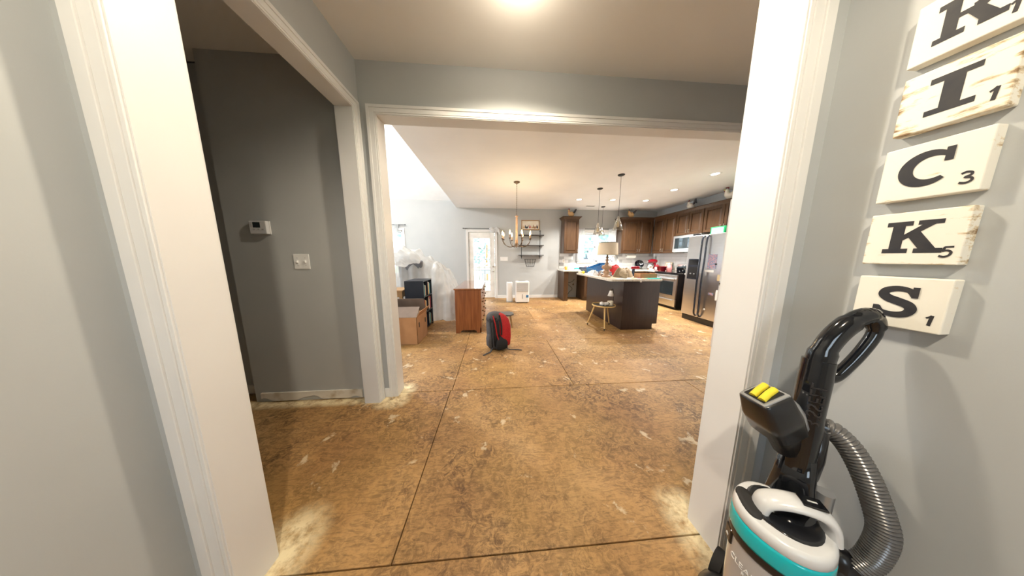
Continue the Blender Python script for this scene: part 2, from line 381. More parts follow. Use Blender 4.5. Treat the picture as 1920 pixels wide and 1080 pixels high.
# wall with the wide opening to the kitchen, reaching left behind the stair hall
wall('wall_wide_opening', (-2.155, OL-.018, Y1, Y1+T1, 0, H), (OR+.018, 3.95, Y1, Y1+T1, 0, H), (OL-.018, OR+.018, Y1, Y1+T1, HD+.018, H), (-1.28, 3.95, Y1, Y1+T1, H, 5.4))
wall('wall_stair_recess', (-3.5, -2.155, Y1+.13, Y1+.25, 0, H), (-2.16, -2.10, Y1+T1-.001, Y1+.25, 0, H), (-5.75, -1.28, Y1+T1, Y1+T1+.1, H, 5.4), (-5.75,-3.38, Y1+T1, Y1+T1+.1, 0, H))
YN = .898                         # near end of the stair-hall opening
wall('wall_stair_opening', (XL-TL, XL, Y0+T0, YN-.018, 0, H), (XL-TL, XL, YN-.018, 1.8286+.018, HD+.018, H), (XL-TL, XL, 1.8286+.018, Y1, 0, H))
wall('wall_stair_left', (-3.5, -3.38, Y0, Y1+.2, 0, H))
wall('wall_hall_right', (3.28, 3.4, Y0+T0, Y1, 0, H))
# great room and kitchen
DX0, DX1, DZ = -.838, -.030, 2.06           # back door opening
WX0, WX1, WZ0, WZ1 = 2.70, 3.80, 1.16, 2.10  # kitchen window
LX0, LX1, LZ0, LZ1 = -4.3, -2.78, .75, 2.09  # great room window
wall('wall_far', (-5.75, LX0, Y2, Y2+.14, 0, 3.0), (LX0, LX1, Y2, Y2+.14, 0, LZ0), (LX0, LX1, Y2, Y2+.14, LZ1, 3.0), (LX1, DX0, Y2, Y2+.14, 0, 3.0), (DX0, DX1, Y2, Y2+.14, DZ, 3.0),
     (DX1, WX0, Y2, Y2+.14, 0, 3.0), (WX0, WX1, Y2, Y2+.14, 0, WZ0), (WX0, WX1, Y2, Y2+.14, WZ1, 3.0), (WX1, XW+.12, Y2, Y2+.14, 0, 3.0))
wall('wall_kitchen_right', (XW, XW+.12, Y1, Y2+.14, 0, 3.0))
GW_ADDED = [(2.35, 4.25), (4.55, 6.45)]               # unseen left-wall windows, added to let daylight into the great room
_g = [(2.033, GW_ADDED[0][0]), (GW_ADDED[0][1], GW_ADDED[1][0]), (GW_ADDED[1][1], Y2+.14)]
wall('wall_great_room_left', *[(-5.75, -5.62, a, c, 0, 5.5) for a, c in _g], *[(-5.75, -5.62, a, c, z0, z1) for a, c in GW_ADDED for z0, z1 in ((0, .3), (2.5, 5.5))])
wall('wall_pantry', (3.85, 3.95, Y1, 2.02, 0, H), (3.85, 3.95, 2.74, 3.27, 0, H), (3.85, 3.95, 2.02, 2.74, 2.08, H), (3.95, XW, 3.17, 3.27, 0, H))
wall('wall_bulkhead', (XS+.002, XS+.1, Y1+T1, Y2, H+.03, 5.4))
EW_ADDED = (-.5, .5, .9, 2.2)  # window opening behind the camera, added to light the entry
wall('wall_entry_front', (XEL, EW_ADDED[0], YB-.14, YB, 0, H), (EW_ADDED[1], XER, YB-.14, YB, 0, H), (EW_ADDED[0], EW_ADDED[1], YB-.14, YB, EW_ADDED[3], H), (EW_ADDED[0], EW_ADDED[1], YB-.14, YB, 0, EW_ADDED[2]))
# ceilings
struct(MB().box(-3.5, 3.95, YB-.14, Y1, H, H+.12).build('ceiling_hall', 'ceiling_paint'))
struct(MB().box(-3.5, -1.28, Y1-.001, Y1+.25, H, H+.12).build('ceiling_stair_recess', 'ceiling_paint'))
struct(MB().box(XS, XW+.12, Y1+T1, Y2+.14, H, H+.10).build('ceiling_kitchen', 'kitchen_ceiling'))
zv = 2.965; sl = math.tan(math.radians(24))
v0, v1 = zv, zv + sl*(Y2-Y1-T1)
struct(MB().add([(-5.75,Y2+.14,v0-.14*sl),(XS+.1,Y2+.14,v0-.14*sl),(XS+.1,Y1+T1-.1,v1+.1*sl),(-5.75,Y1+T1-.1,v1+.1*sl),(-5.75,Y2+.14,v0+.3),(XS+.1,Y2+.14,v0+.3),(XS+.1,Y1+T1-.1,v1+.4),(-5.75,Y1+T1-.1,v1+.4)],
     [(0,1,2,3),(7,6,5,4),(0,4,5,1),(1,5,6,2),(2,6,7,3),(3,7,4,0)]).build('ceiling_vault', 'vault_paint'))

# ---- cased openings
def casing_bands(b, x0, x1, zt, o, u, n, w=.07):
    # stepped U-shaped casing around an opening: o origin, u direction along the wall, n out of the wall
    o, u, n = Vector(o), Vector(u), Vector(n)
    for a, c, th in ((.004, .016, .010), (.016, .048, .0135), (.048, w, .019)):
        pts = [(x0-a, 0), (x0-c, 0), (x0-c, zt+c), (x1+c, zt+c), (x1+c, 0), (x1+a, 0), (x1+a, zt+a), (x0-a, zt+a)]
        A = [o+u*x+Vector((0,0,z)) for x, z in pts]; B = [p+n*th for p in A]
        fs = []
        for q in ((0,1,2,7), (7,2,3,6), (6,3,4,5)): fs += [q, tuple(8+i for i in reversed(q))]
        fs += [(i, (i+1) % 8, 8+(i+1) % 8, 8+i) for i in range(8)]
        b.add(A+B, fs)
    return b
def fixn(o):
    bm = bmesh.new(); bm.from_mesh(o.data); bmesh.ops.recalc_face_normals(bm, faces=bm.faces); bm.to_mesh(o.data); bm.free(); return o
def jamb(b, x0, x1, zt, o, u, n, d):
    o, u, n = Vector(o), Vector(u), Vector(n)
    for poly in ([(x0-.018,0),(x0,0),(x0,zt),(x0-.018,zt)], [(x1,0),(x1+.018,0),(x1+.018,zt),(x1,zt)], [(x0-.018,zt),(x1+.018,zt),(x1+.018,zt+.018),(x0-.018,zt+.018)]):
        A = [o+u*x+Vector((0,0,z)) for x, z in poly]; B = [p+n*d for p in A]
        b.add(A+B, [(0,1,2,3),(7,6,5,4)]+[(i,(i+1)%4,4+(i+1)%4,4+i) for i in range(4)])
    return b
t = sempty('trim_near_opening', (0, Y0, 0))
fixn(casing_bands(MB(), JL, JR, HD, (0,Y0,0), (1,0,0), (0,-1,0), .082).build('casing', 'trim_paint', t, bevel=.0015))
fixn(casing_bands(MB(), JL, JR, HD, (0,Y0+T0,0), (1,0,0), (0,1,0), .07).build('casing', 'trim_paint', t))
fixn(jamb(MB(), JL, JR, HD, (0,Y0-.004,0), (1,0,0), (0,1,0), T0+.008).build('jamb', 'jamb_paint', t))
t = sempty('trim_wide_opening', (1, Y1, 0))
fixn(casing_bands(MB(), OL, OR, HD, (0,Y1,0), (1,0,0), (0,-1,0), .069).build('casing', 'trim_paint', t, bevel=.0015))
fixn(casing_bands(MB(), OL, OR, HD, (0,Y1+T1,0), (1,0,0), (0,1,0), .069).build('casing', 'trim_paint', t))
fixn(jamb(MB(), OL, OR, HD, (0,Y1-.004,0), (1,0,0), (0,1,0), T1+.008).build('jamb', 'jamb_paint', t))
t = sempty('trim_stair_opening', (XL, 1.4, 0))
fixn(casing_bands(MB(), YN, 1.8286, HD, (XL,0,0), (0,1,0), (1,0,0), .069).build('casing', 'trim_paint', t, bevel=.0015))
fixn(casing_bands(MB(), YN, 1.8286, HD, (XL-TL,0,0), (0,1,0), (-1,0,0), .069).build('casing', 'trim_paint', t))
fixn(jamb(MB(), YN, 1.8286, HD, (XL-TL-.004,0,0), (0,1,0), (1,0,0), TL+.008).build('jamb', 'jamb_paint', t))

# ---- baseboards
def baseb(name, *boxes, m='trim_paint'):
    b = MB()
    for x in boxes: b.box(*x)
    return struct(b.build(name, m, bevel=.003))
def battered(name, xa, xb, y, z0, h, m):
    # a length of old baseboard whose lower edge is chewed
    b = MB(); n = 48; top = []; bot = []
    for i in range(n+1):
        x = xa+(xb-xa)*i/n; top.append((x, h + .002*noise.noise((x*9,3,0)))); c = max(0, noise.noise((x*7, 1.7, 0))-.12)*.09; bot.append((x, z0 + c))
    for i in range(n):
        (a, za), (c, zc) = bot[i], bot[i+1]; (_, ta), (_, tc) = top[i], top[i+1]
        b.add([(a,y,za),(c,y,zc),(c,y,tc),(a,y,ta),(a,y-.014,za),(c,y-.014,zc),(c,y-.014,tc),(a,y-.014,ta)], [(0,1,2,3),(7,6,5,4),(0,4,5,1),(2,6,7,3),(1,5,6,2),(3,7,4,0)])
    return struct(b.build(name, m))
battered('baseboard_stair', -2.10, XL-TL-.072, Y1, .012, .088, 'old_baseboard')
battered('baseboard_recess', -3.35, -2.157, Y1+.13, .012, .088, 'old_baseboard')
baseb('baseboard_return', (XL+.002, OL-.07, Y1-.014, Y1, .0, .085))
baseb('baseboard_far', (-5.6, DX0-.075, Y2-.014, Y2, .0, .09), (DX1+.075, 2.0, Y2-.014, Y2, 0, .09))

# ---- back door, glazed 3 x 5
YD = Y2+.03
d1 = sempty('door_1', ((DX0+DX1)/2, Y2, 0))
fixn(casing_bands(MB(), DX0, DX1, DZ, (0,Y2,0), (1,0,0), (0,-1,0), .072).build('door_casing', 'trim_paint', d1))
fixn(jamb(MB(), DX0+.006, DX1-.006, DZ-.006, (0,Y2,0), (1,0,0), (0,1,0), .14).build('door_jamb', 'trim_paint', d1))
gx0, gx1, gz0, gz1 = -.699, -.178, .235, 1.887
sx0, sx1 = DX0+.01, DX1-.01
MB().box(sx0, gx0, YD, YD+.044, .02, DZ-.012).box(gx1, sx1, YD, YD+.044, .02, DZ-.012).box(gx0, gx1, YD, YD+.044, .02, gz0).box(gx0, gx1, YD, YD+.044, gz1, DZ-.012).build('door_slab', 'white_panel', d1, bevel=.003)
MB().box(sx0, sx1, Y2-.01, Y2+.13, -.0, .018).build('threshold', 'oak', d1)
bw = .016
fr = MB(); fr.box(gx0-.02, gx0+.008, YD-.008, YD+.05, gz0-.02, gz1+.02).box(gx1-.008, gx1+.02, YD-.008, YD+.05, gz0-.02, gz1+.02).box(gx0, gx1, YD-.008, YD+.05, gz0-.02, gz0+.008).box(gx0, gx1, YD-.008, YD+.05, gz1-.008, gz1+.02)
lite = fr.build('glazing_frame', 'white_panel', d1)
for i in range(1, 3):
    x = gx0+(gx1-gx0)*i/3; MB().box(x-bw/2, x+bw/2, YD+.008, YD+.034, gz0, gz1).build('muntin', 'grey_plastic', lite)
for j in range(1, 5):
    z = gz0+(gz1-gz0)*j/5; MB().box(gx0, gx1, YD+.009, YD+.033, z-bw/2, z+bw/2).build('muntin', 'grey_plastic', lite)
for i in range(3):
    for j in range(5):
        a, c = gx0+(gx1-gx0)*i/3, gx0+(gx1-gx0)*(i+1)/3; e, f = gz0+(gz1-gz0)*j/5, gz0+(gz1-gz0)*(j+1)/5
        MB().box(a+.009, c-.009, YD+.019, YD+.023, e+.009, f-.009).build('pane', 'glass', lite)
for z, r in ((1.011, .026), (.872, .030)):
    MB().lathe([(0,-.06),(r*.8,-.055),(r,-.035),(r*.6,-.012),(r*1.05,-.006),(r*1.05,0)], (-.09, YD, z), 14, rot=Rx(-PI/2)).build('door_knob', 'nickel', d1)
for z in (.3, 1.05, 1.8): MB().box(DX0+.004, DX0+.018, YD-.006, YD+.004, z-.045, z+.045).build('hinge', 'nickel', d1)
portal(((gx0+gx1)/2, Y2+.16, 1.06), (PI/2, 0, 0), .55, 1.7)

# ---- windows
def window(name, x0, x1, z0, z1, cols, sashes=True, y=Y2, muntins=(2, 2)):
    w = sempty(name, ((x0+x1)/2, y, z0))
    b = MB(); b.box(x0, x0+.04, y+.02, y+.12, z0, z1).box(x1-.04, x1, y+.02, y+.12, z0, z1).box(x0, x1, y+.02, y+.12, z0, z0+.04).box(x0, x1, y+.02, y+.12, z1-.04, z1)
    for i in range(1, cols): x = x0+(x1-x0)*i/cols; b.box(x-.04, x+.04, y+.02, y+.12, z0, z1)
    b.build('window_frame', 'window_frame', w, bevel=.002)
    c = MB(); cw = .065
    c.box(x0-cw, x0, y-.017, y, z0-.06, z1+cw).box(x1, x1+cw, y-.017, y, z0-.06, z1+cw).box(x0, x1, y-.017, y, z1, z1+cw); c.build('window_casing', 'trim_paint', w, bevel=.003)
    MB().box(x0-.10, x1+.10, y-.05, y+.02, z0-.028, z0).build('window_sill', 'trim_paint', w, bevel=.003)
    for i in range(cols):
        a = x0+(x1-x0)*i/cols + .04; c_ = x0+(x1-x0)*(i+1)/cols - .04; zm = (z0+z1)/2
        for k, (e, f, dy) in enumerate(((z0+.04, zm+.018, .05), (zm-.018, z1-.04, .085))):
            s = MB().box(a, a+.03, y+dy, y+dy+.03, e, f).box(c_-.03, c_, y+dy, y+dy+.03, e, f).box(a, c_, y+dy, y+dy+.03, e, e+.036).box(a, c_, y+dy, y+dy+.03, f-.036, f)
            so = s.build('sash', 'window_frame', w)
            mx = muntins[0]
            for q in range(1, mx): xx = a+(c_-a)*q/mx; MB().box(xx-.007, xx+.007, y+dy+.008, y+dy+.022, e, f).build('muntin', 'window_frame', so)
            for q in range(1, muntins[1]): zz = e+(f-e)*q/muntins[1]; MB().box(a, c_, y+dy+.008, y+dy+.022, zz-.007, zz+.007).build('muntin', 'window_frame', so)
            MB().box(a+.02, c_-.02, y+dy+.013, y+dy+.017, e+.02, f-.02).build('pane', 'glass', so)
    portal(((x0+x1)/2, y+.16, (z0+z1)/2), (PI/2, 0, 0), x1-x0, z1-z0)
    return w
window('window_1', WX0, WX1, WZ0, WZ1, 2, muntins=(1, 2))
window('window_2', LX0, LX1, LZ0, LZ1, 2, muntins=(1, 1))
for i, (a, c_) in enumerate(GW_ADDED):  # added side windows, out of view, for daylight
    w = sempty('window_%d' % (3+i), (-5.68, (a+c_)/2, .3))
    MB().box(-5.75, -5.62, a, a+.05, .3, 2.5).box(-5.75, -5.62, c_-.05, c_, .3, 2.5).box(-5.75, -5.62, a, c_, .3, .35).box(-5.75, -5.62, a, c_, 2.45, 2.5).box(-5.72, -5.66, (a+c_)/2-.03, (a+c_)/2+.03, .3, 2.5).build('window_frame', 'window_frame', w)
    for y0_, y1_ in ((a+.05, (a+c_)/2-.03), ((a+c_)/2+.03, c_-.05)): MB().box(-5.69, -5.686, y0_, y1_, .35, 2.45).build('pane', 'glass', w)
    portal((-5.78, (a+c_)/2, 1.4), (PI/2, 0, PI/2), c_-a, 2.2)
w = sempty('window_5', (0, YB-.07, EW_ADDED[2]))  # added entry window, never in view, lets in sky light
MB().box(EW_ADDED[0], EW_ADDED[0]+.06, YB-.11, YB-.03, EW_ADDED[2], EW_ADDED[3]).box(EW_ADDED[1]-.06, EW_ADDED[1], YB-.11, YB-.03, EW_ADDED[2], EW_ADDED[3]).box(EW_ADDED[0], EW_ADDED[1], YB-.11, YB-.03, EW_ADDED[2], EW_ADDED[2]+.08).box(EW_ADDED[0], EW_ADDED[1], YB-.11, YB-.03, EW_ADDED[3]-.06, EW_ADDED[3]).build('window_frame', 'window_frame', w)
MB().box(EW_ADDED[0]+.06, EW_ADDED[1]-.06, YB-.075, YB-.07, EW_ADDED[2]+.08, EW_ADDED[3]-.06).build('pane', 'glass', w)
portal((0, YB-.16, 1.55), (-PI/2, 0, 0), 1.0, 1.3)

# pantry door standing open, free edge towards the hall
d2 = sempty('door_2', (3.12, 2.73, 0))
MB().box(3.12, 3.845, 2.712, 2.747, .012, 2.06).build('door_slab', 'white_panel', d2, bevel=.002)
MB().box(3.1185, 3.121, 2.718, 2.741, .905, .965).build('latch_plate', 'nickel', d2)
MB().box(3.108, 3.1195, 2.724, 2.735, .925, .945).build('latch_bolt', 'brass_dark', d2)
MB().lathe([(.022,0),(.022,.006),(.010,.012),(.010,.03),(.026,.042),(.024,.06),(0,.066)], (3.19, 2.711, .935), 14, rot=Rx(PI/2)).build('door_knob', 'nickel', d2)

# backsplash tiles on the far and right wall
bs = struct(MB().box(2.02, XW, Y2-.006, Y2, .93, 1.13).box(2.02, 2.60, Y2-.006, Y2, 1.13, 1.42).box(3.90, XW, Y2-.006, Y2, 1.13, 1.42).box(XW-.006, XW, 4.25, Y2, .93, 1.43).build('trim_backsplash', 'grey_plastic'))
tw, thh = .30, .098
tmesh = None
def tile(x, y, z, rz):
    global tmesh
    if tmesh is None:
        o = MB().box(-tw/2+.002, tw/2-.002, -.005, 0, .002, thh-.002).build('tile', 'tile', bs, local=True, bevel=.0012, seg=1); tmesh = o.data; o['_first'] = 1
        first = o
    else:
        o = bpy.data.objects.new('tile', tmesh); COL.objects.link(o); o.parent = bs
    o.location = WM[bs].inverted() @ Vector((x, y, z)); o.rotation_euler = (0, 0, rz)
for r in range(5):
    z = .932+r*.1
    for k in range(12):
        x = 2.02+tw/2+k*tw + (tw/2 if r % 2 else 0)
        if x + tw/2 > XW: continue
        if z > 1.05 and 2.60 < x+tw/2 and x-tw/2 < 3.90: continue
        tile(x, Y2-.006, z, 0)
    for k in range(8):
        y = Y2-.02-tw/2-k*tw - (tw/2 if r % 2 else 0)
        if y - tw/2 > 4.25: tile(XW-.006, y, z, -PI/2)

# ================================================================== LAMPS OF THE PLACE, PLUS AN ADDED FILL LAMP
def can_lamp(label, x, y, power):
    t = thing('recessed_light', label, 'recessed light', (x, y, H), 0)
    MB().lathe([(.072,.0),(.072,-.004),(.098,-.007),(.104,-.003),(.104,0)], (x,y,H), 24).build('trim_ring', 'white_plastic', t)
    MB().lathe([(.071,-.001),(.066,-.022),(.045,-.04),(0,-.048)], (x,y,H), 24).build('lens', 'dome_glow', t)
    plight('lens_glow', (x, y, H-.13), power*.075, (1,.87,.67), .05, t)
    d = bpy.data.lights.new('can_light', 'SPOT'); d.energy = power; d.color = (1,.87,.67); d.spot_size = 2.75; d.spot_blend = .35; d.shadow_soft_size = .045
    o = bpy.data.objects.new('can_light', d); COL.objects.link(o); o.parent = t; o.location = (0,0,-.075)
can_lamp('round recessed light in the hall ceiling beyond the near opening', .14, 1.29, HALL_LAMP)
can_lamp('round recessed light in the entry ceiling', .02, -.40, ENTRY_LAMP)
gz = zv_at = 2.965 + math.tan(math.radians(24))*(Y2-3.9)
t = thing('fill_lamp', 'added three-globe fill lamp, unseen under the great room vault', 'ceiling light', (-3.3, 3.9, gz))  # added out of view to brighten the great room
MB().cyl((-3.3,3.9,gz),(-3.3,3.9,gz-.9),.012,n=8).build('stem','nickel',t)
for k in range(3):
    a = 2*PI*k/3; q = Vector((-3.3+.22*math.cos(a),3.9+.22*math.sin(a),gz-.95)); ar = MB().cyl((-3.3,3.9,gz-.9),q,.008,n=6).build('arm','nickel',t); MB().ell(q,(.07,.07,.07)).build('globe','can_glow',ar)
plight('fill_light', (-3.3,3.9,gz-1.12), ROOM_FILL, (1,.95,.88), .12, t)
cans = [(3.904,3.759,'nearest to the fridge'), (3.922,4.665,'in front of the range'), (3.918,5.553,'in front of the tall corner cabinets'), (3.031,5.572,'in the middle of the far row'), (2.146,5.592,'at the left end of the far row')]
for x, y, s in cans:
    t = thing('recessed_light', 'round recessed ceiling light ' + s, 'recessed light', (x, y, H), 0, 'recessed lights over the kitchen')
    MB().lathe([(.062,.0),(.062,-.004),(.088,-.007),(.094,-.003),(.094,0)], (x,y,H), 22).build('trim_ring', 'white_plastic', t)
    MB().lathe([(.0,-.0035),(.06,-.0035),(.061,-.001)], (x,y,H), 22).build('lens', 'can_glow', t)
    d = bpy.data.lights.new('can_light', 'SPOT'); d.energy = CAN_LAMP; d.color = (1,.94,.85); d.spot_size = 2.4; d.spot_blend = .6; d.shadow_soft_size = .05
    o = bpy.data.objects.new('can_light', d); COL.objects.link(o); o.parent = t; o.location = (0,0,-.03)
v_ = tag(MB().box(2.60, 2.86, 6.18, 6.28, H-.008, H).build('ceiling_vent', 'white_plastic'), 'small white air vent in the kitchen ceiling', 'vent')
for k in range(5): MB().obox((2.73, 6.195+k*.0175, H-.011), (.24, .012, .003), Rx(.5)).build('louver', 'grey_plastic', v_)

# chandelier
cx, cy = .424, 4.44
ch = thing('chandelier', 'bronze candle chandelier with curved arms and lit flame bulbs', 'chandelier', (cx, cy, H))
MB().lathe([(.062,0),(.06,-.012),(.035,-.026),(.008,-.034),(.008,-.05)], (cx,cy,H), 20).build('canopy', 'bronze', ch)
b = MB()
for k in range(30):
    z = H-.05-k*.0198; R_ = Rz(PI/2*(k % 2))
    b.tube([Vector((cx,cy,z)) + R_ @ Vector((.007*math.cos(a),0,.013*math.sin(a))) for a in [2*PI*i/8 for i in range(9)]], .0022, 5, False)
b.build('chain', 'bronze', ch)
MB().lathe([(.004,2.15),(.012,2.13),(.034,2.115),(.036,2.108),(.012,2.10),(.021,2.08),(.021,1.66),(.030,1.64),(.030,1.58),(.022,1.55),(.010,1.52),(.014,1.505),(0,1.49)], (cx,cy,0), 16).build('column', 'wood_turned', ch)
for k in range(8):
    a = 2*PI*k/8 + .25; rr = .30; dx, dy = math.cos(a), math.sin(a)
    pts = [(.02,1.60),(.05,1.535),(.11,1.508),(.19,1.515),(.265,1.565),(rr,1.63),(rr,1.66)]
    arm = MB().tube(spline([(cx+dx*r, cy+dy*r, z) for r, z in pts], 4), .0055, 7).build('arm', 'bronze', ch)
    px, py = cx+dx*rr, cy+dy*rr
    MB().lathe([(.004,1.650),(.024,1.660),(.027,1.668),(.010,1.670)], (px,py,0), 12).build('drip_cup', 'bronze', arm)
    MB().cyl((px,py,1.668), (px,py,1.735), .0095, n=10).build('candle_sleeve', 'wood_turned', arm)
    MB().lathe([(.008,1.735),(.016,1.757),(.0165,1.77),(.009,1.80),(0,1.822)], (px,py,0), 10).build('flame_bulb', 'bulb_glow', arm)
    plight('bulb_light', (cx+dx*(rr+.0), cy+dy*rr, 1.85), BULB, (1,.72,.4), .015, ch)
# pendants
for x, y, zb, s in ((2.256,4.705,1.80,'over the far end of the island'), (2.264,3.925,1.80,'nearest, over the near end of the island'), (3.146,6.294,1.93,'over the sink by the window')):
    t = thing('pendant_light', 'clear glass cone pendant light ' + s, 'pendant light', (x, y, H), 0, 'glass pendants of the kitchen')
    MB().lathe([(.06,0),(.06,-.008),(.045,-.018),(.005,-.022)], (x,y,H), 18).build('canopy', 'iron', t)
    MB().cyl((x,y,H-.02), (x,y,zb+.235), .0035, n=6).build('cord', 'iron', t)
    MB().lathe([(.008,zb+.25),(.02,zb+.235),(.022,zb+.20),(.034,zb+.19),(.036,zb+.165),(.02,zb+.16)], (x,y,0), 14).build('socket_cap', 'nickel', t)
    MB().lathe([(.034,zb+.168),(.055,zb+.13),(.09,zb+.01),(.092,zb),(.089,zb+.002),(.053,zb+.128),(.033,zb+.165)], (x,y,0), 20).build('glass_shade', 'glass_shade', t)
    MB().lathe([(.010,zb+.16),(.018,zb+.13),(.026,zb+.09),(.022,zb+.065),(0,zb+.05)], (x,y,0), 12).build('bulb', 'amber_glass', t)

# ================================================================== KITCHEN
def raised_door(w, h, t=.020):
    # local: x width, z height, front at y=-t
    b = MB(); s = .058
    b.box(0, s, -t, 0, 0, h).box(w-s, w, -t, 0, 0, h).box(s, w-s, -t, 0, 0, s).box(s, w-s, -t, 0, h-s, h)
    x0, x1, z0, z1 = s, w-s, s, h-s; i = .034; d0, d1 = -t+.016, -t+.002
    b.add([(x0,d0,z0),(x1,d0,z0),(x1,d0,z1),(x0,d0,z1),(x0+i,d1,z0+i),(x1-i,d1,z0+i),(x1-i,d1,z1-i),(x0+i,d1,z1-i)], [(0,1,5,4),(1,2,6,5),(2,3,7,6),(3,0,4,7),(4,5,6,7)])
    return b
def put(b, o, ang):
    R = Rz(ang); o = Vector(o); b.v = [o + R @ p for p in b.v]; return b
def bar_pull(b, h=.09):
    b.cyl((0,-.028,-h/2), (0,-.028,h/2), .005, n=8).cyl((0,0,-h/2+.012), (0,-.028,-h/2+.012), .004, n=6).cyl((0,0,h/2-.012), (0,-.028,h/2-.012), .004, n=6); return b
def cabinet(name, label, cat, o, ang, W, D, z0, z1, doors, crown=False, wood='cabinet_wood', group=None, toe=False, sides=0):
    """o = front-left corner seen from the front, ang turns local x along the face, local +y into the cabinet"""
    t = thing(name, label, cat, (o[0], o[1], z0), ang, group)
    A = lambda b: put(b, (o[0], o[1], 0), ang)
    bb = MB()
    if toe: bb.box(0, W, .07, D, 0, .1); bb.box(0, W, .0, D, .1, z1)
    else: bb.box(0, W, 0, D, z0, z1)
    A(bb).build('body', wood, t, bevel=.0015)
    x = 0
    for (dw, dz0, dz1, side) in doors:
        g = .006
        d = A(put(raised_door(dw-2*g, dz1-dz0-2*g), (x+g, 0, dz0+g), 0)).build('door' if dz1-dz0 > .22 else 'drawer', wood, t, bevel=.002, seg=1)
        hx = x+dw-.035 if side == 'r' else x+.035; hz = dz0+.09 if z0 > 1 else dz1-.09
        if dz1-dz0 <= .22: hx, hz = x+dw/2, (dz0+dz1)/2
        A(put(bar_pull(MB()), (hx, -.02, hz), 0)).build('handle', 'nickel', d)
        x += dw
    if crown:
        prof = [(0,0),(-.012,.0),(-.018,.018),(-.05,.055),(-.062,.06),(-.062,.075),(0,.075)]
        b = MB()
        # swept along front (and exposed side ends)
        L0, L1 = (1 if sides & 1 else 0), (1 if sides & 2 else 0)
        rows_ = []
        for q, z in prof:
            pts = []
            if L0: pts.append((q, D))
            pts.append((q*L0, q)); pts.append((W-q*L1, q))
            if L1: pts.append((W-q, D))
            rows_.append([(x_, y_, z1+z-.004) for x_, y_ in pts])
        n = len(rows_[0]); vs = [p for r in rows_ for p in r]
        fs = [(i*n+k, i*n+k+1, (i+1)*n+k+1, (i+1)*n+k) for i in range(len(prof)-1) for k in range(n-1)]
        b.add(vs, fs); b.box(0, W, 0, D, z1-.002, z1+.071)
        A(b).build('crown_moulding', wood, t)
    return t
UF = Y2-.33; XF = XW-.34; ZB, ZT = 1.42, 2.43
gU = 'upper kitchen cabinets'
cabinet('upper_cabinet', 'narrow dark wood wall cabinet left of the kitchen window', 'cabinet', (2.045,UF), 0, .45, .32, ZB, ZT, [(.45, ZB, ZT, 'r')], True, group=gU, sides=3)
cabinet('upper_cabinet', 'wide dark wood wall cabinet right of the kitchen window', 'cabinet', (3.845,UF), 0, 1.005, .32, ZB, ZT, [(.55, ZB, ZT, 'r'), (.43, ZB, ZT, 'l')], True, group=gU, sides=1)
# right-hand run: front along -X, local x runs from far to near
def rcab(name, label, yfar, W, z0, doors, **k): return cabinet(name, label, 'cabinet', (XF, yfar), -PI/2, W, .32, z0, ZT, doors, True, group=gU, **k)
rcab('upper_cabinet', 'tall two-door wall cabinet between the corner and the microwave', 6.36, .80, ZB, [(.40, ZB, ZT, 'r'), (.40, ZB, ZT, 'l')])
rcab('upper_cabinet', 'short two-door wall cabinet above the microwave', 5.555, .765, 1.87, [(.38, 1.87, ZT, 'r'), (.38, 1.87, ZT, 'l')])
rcab('upper_cabinet', 'wall cabinet above the fridge with green box in front', 4.785, .90, 1.87, [(.45, 1.87, ZT, 'r'), (.45, 1.87, ZT, 'l')])
rcab('upper_cabinet', 'last wall cabinet beside the pantry wall', 3.88, .58, 1.87, [(.58, 1.87, ZT, 'l')])
# base cabinets, far wall
BF = Y2-.615; CT = .885
gB = 'base kitchen cabinets'
cabinet('base_end_panel', 'dark wood end panel under the left end of the far counter', 'cabinet', (2.0,BF), 0, .13, .60, 0, CT, [], group=gB)
cabinet('base_cabinet', 'dark wood sink cabinet under the kitchen window', 'cabinet', (2.62,BF), 0, 1.15, .60, 0, CT, [(.575, .12, .86, 'r'), (.575, .12, .86, 'l')], group=gB, toe=True)
cabinet('base_cabinet', 'dark wood base cabinet in the far right corner', 'cabinet', (3.77,BF), 0, .76, .60, 0, CT, [(.40, .12, .68, 'r'), (.36, .12, .68, 'l')], group=gB, toe=True)
cabinet('base_cabinet', 'dark wood base cabinet left of the range', 'cabinet', (XW-.61,6.07), -PI/2, .44, .60, 0, CT, [(.44, .12, .68, 'r')], group=gB, toe=True)
cabinet('base_cabinet', 'dark wood base cabinet between range and fridge', 'cabinet', (XW-.61,4.84), -PI/2, .55, .60, 0, CT, [(.55, .12, .68, 'r')], group=gB, toe=True)
tag(MB().box(1.965, XW, BF-.025, Y2-.008, CT, CT+.035).box(XW-.635, XW-.008, 5.63, BF-.02, CT, CT+.035).build('countertop', 'stone_top', bevel=.004), 'speckled light stone countertop along the far wall', 'countertop')
tag(MB().box(XW-.635, XW-.008, 4.285, 4.835, CT, CT+.035).build('countertop', 'stone_top', bevel=.004), 'short stone countertop between range and fridge', 'countertop')
# loose cable in the dishwasher gap
cb = MB().tube(spline([(2.28,6.70,.03),(2.35,6.66,.18),(2.46,6.69,.30),(2.30,6.70,.46),(2.45,6.70,.52),(2.52,6.70,.60)], 8), .007, 6).build('loose_cable', 'black_plastic')
tag(cb, 'loose dark cable dangling in the empty dishwasher gap', 'cable')
tag(MB().cyl((2.50,6.752,.42),(2.50,6.70,.42),.016,n=10).cyl((2.50,6.70,.42),(2.50,6.70,.47),.01,n=8).build('shutoff_valve', 'brass_dark'), 'brass water valve in the empty dishwasher gap', 'valve')

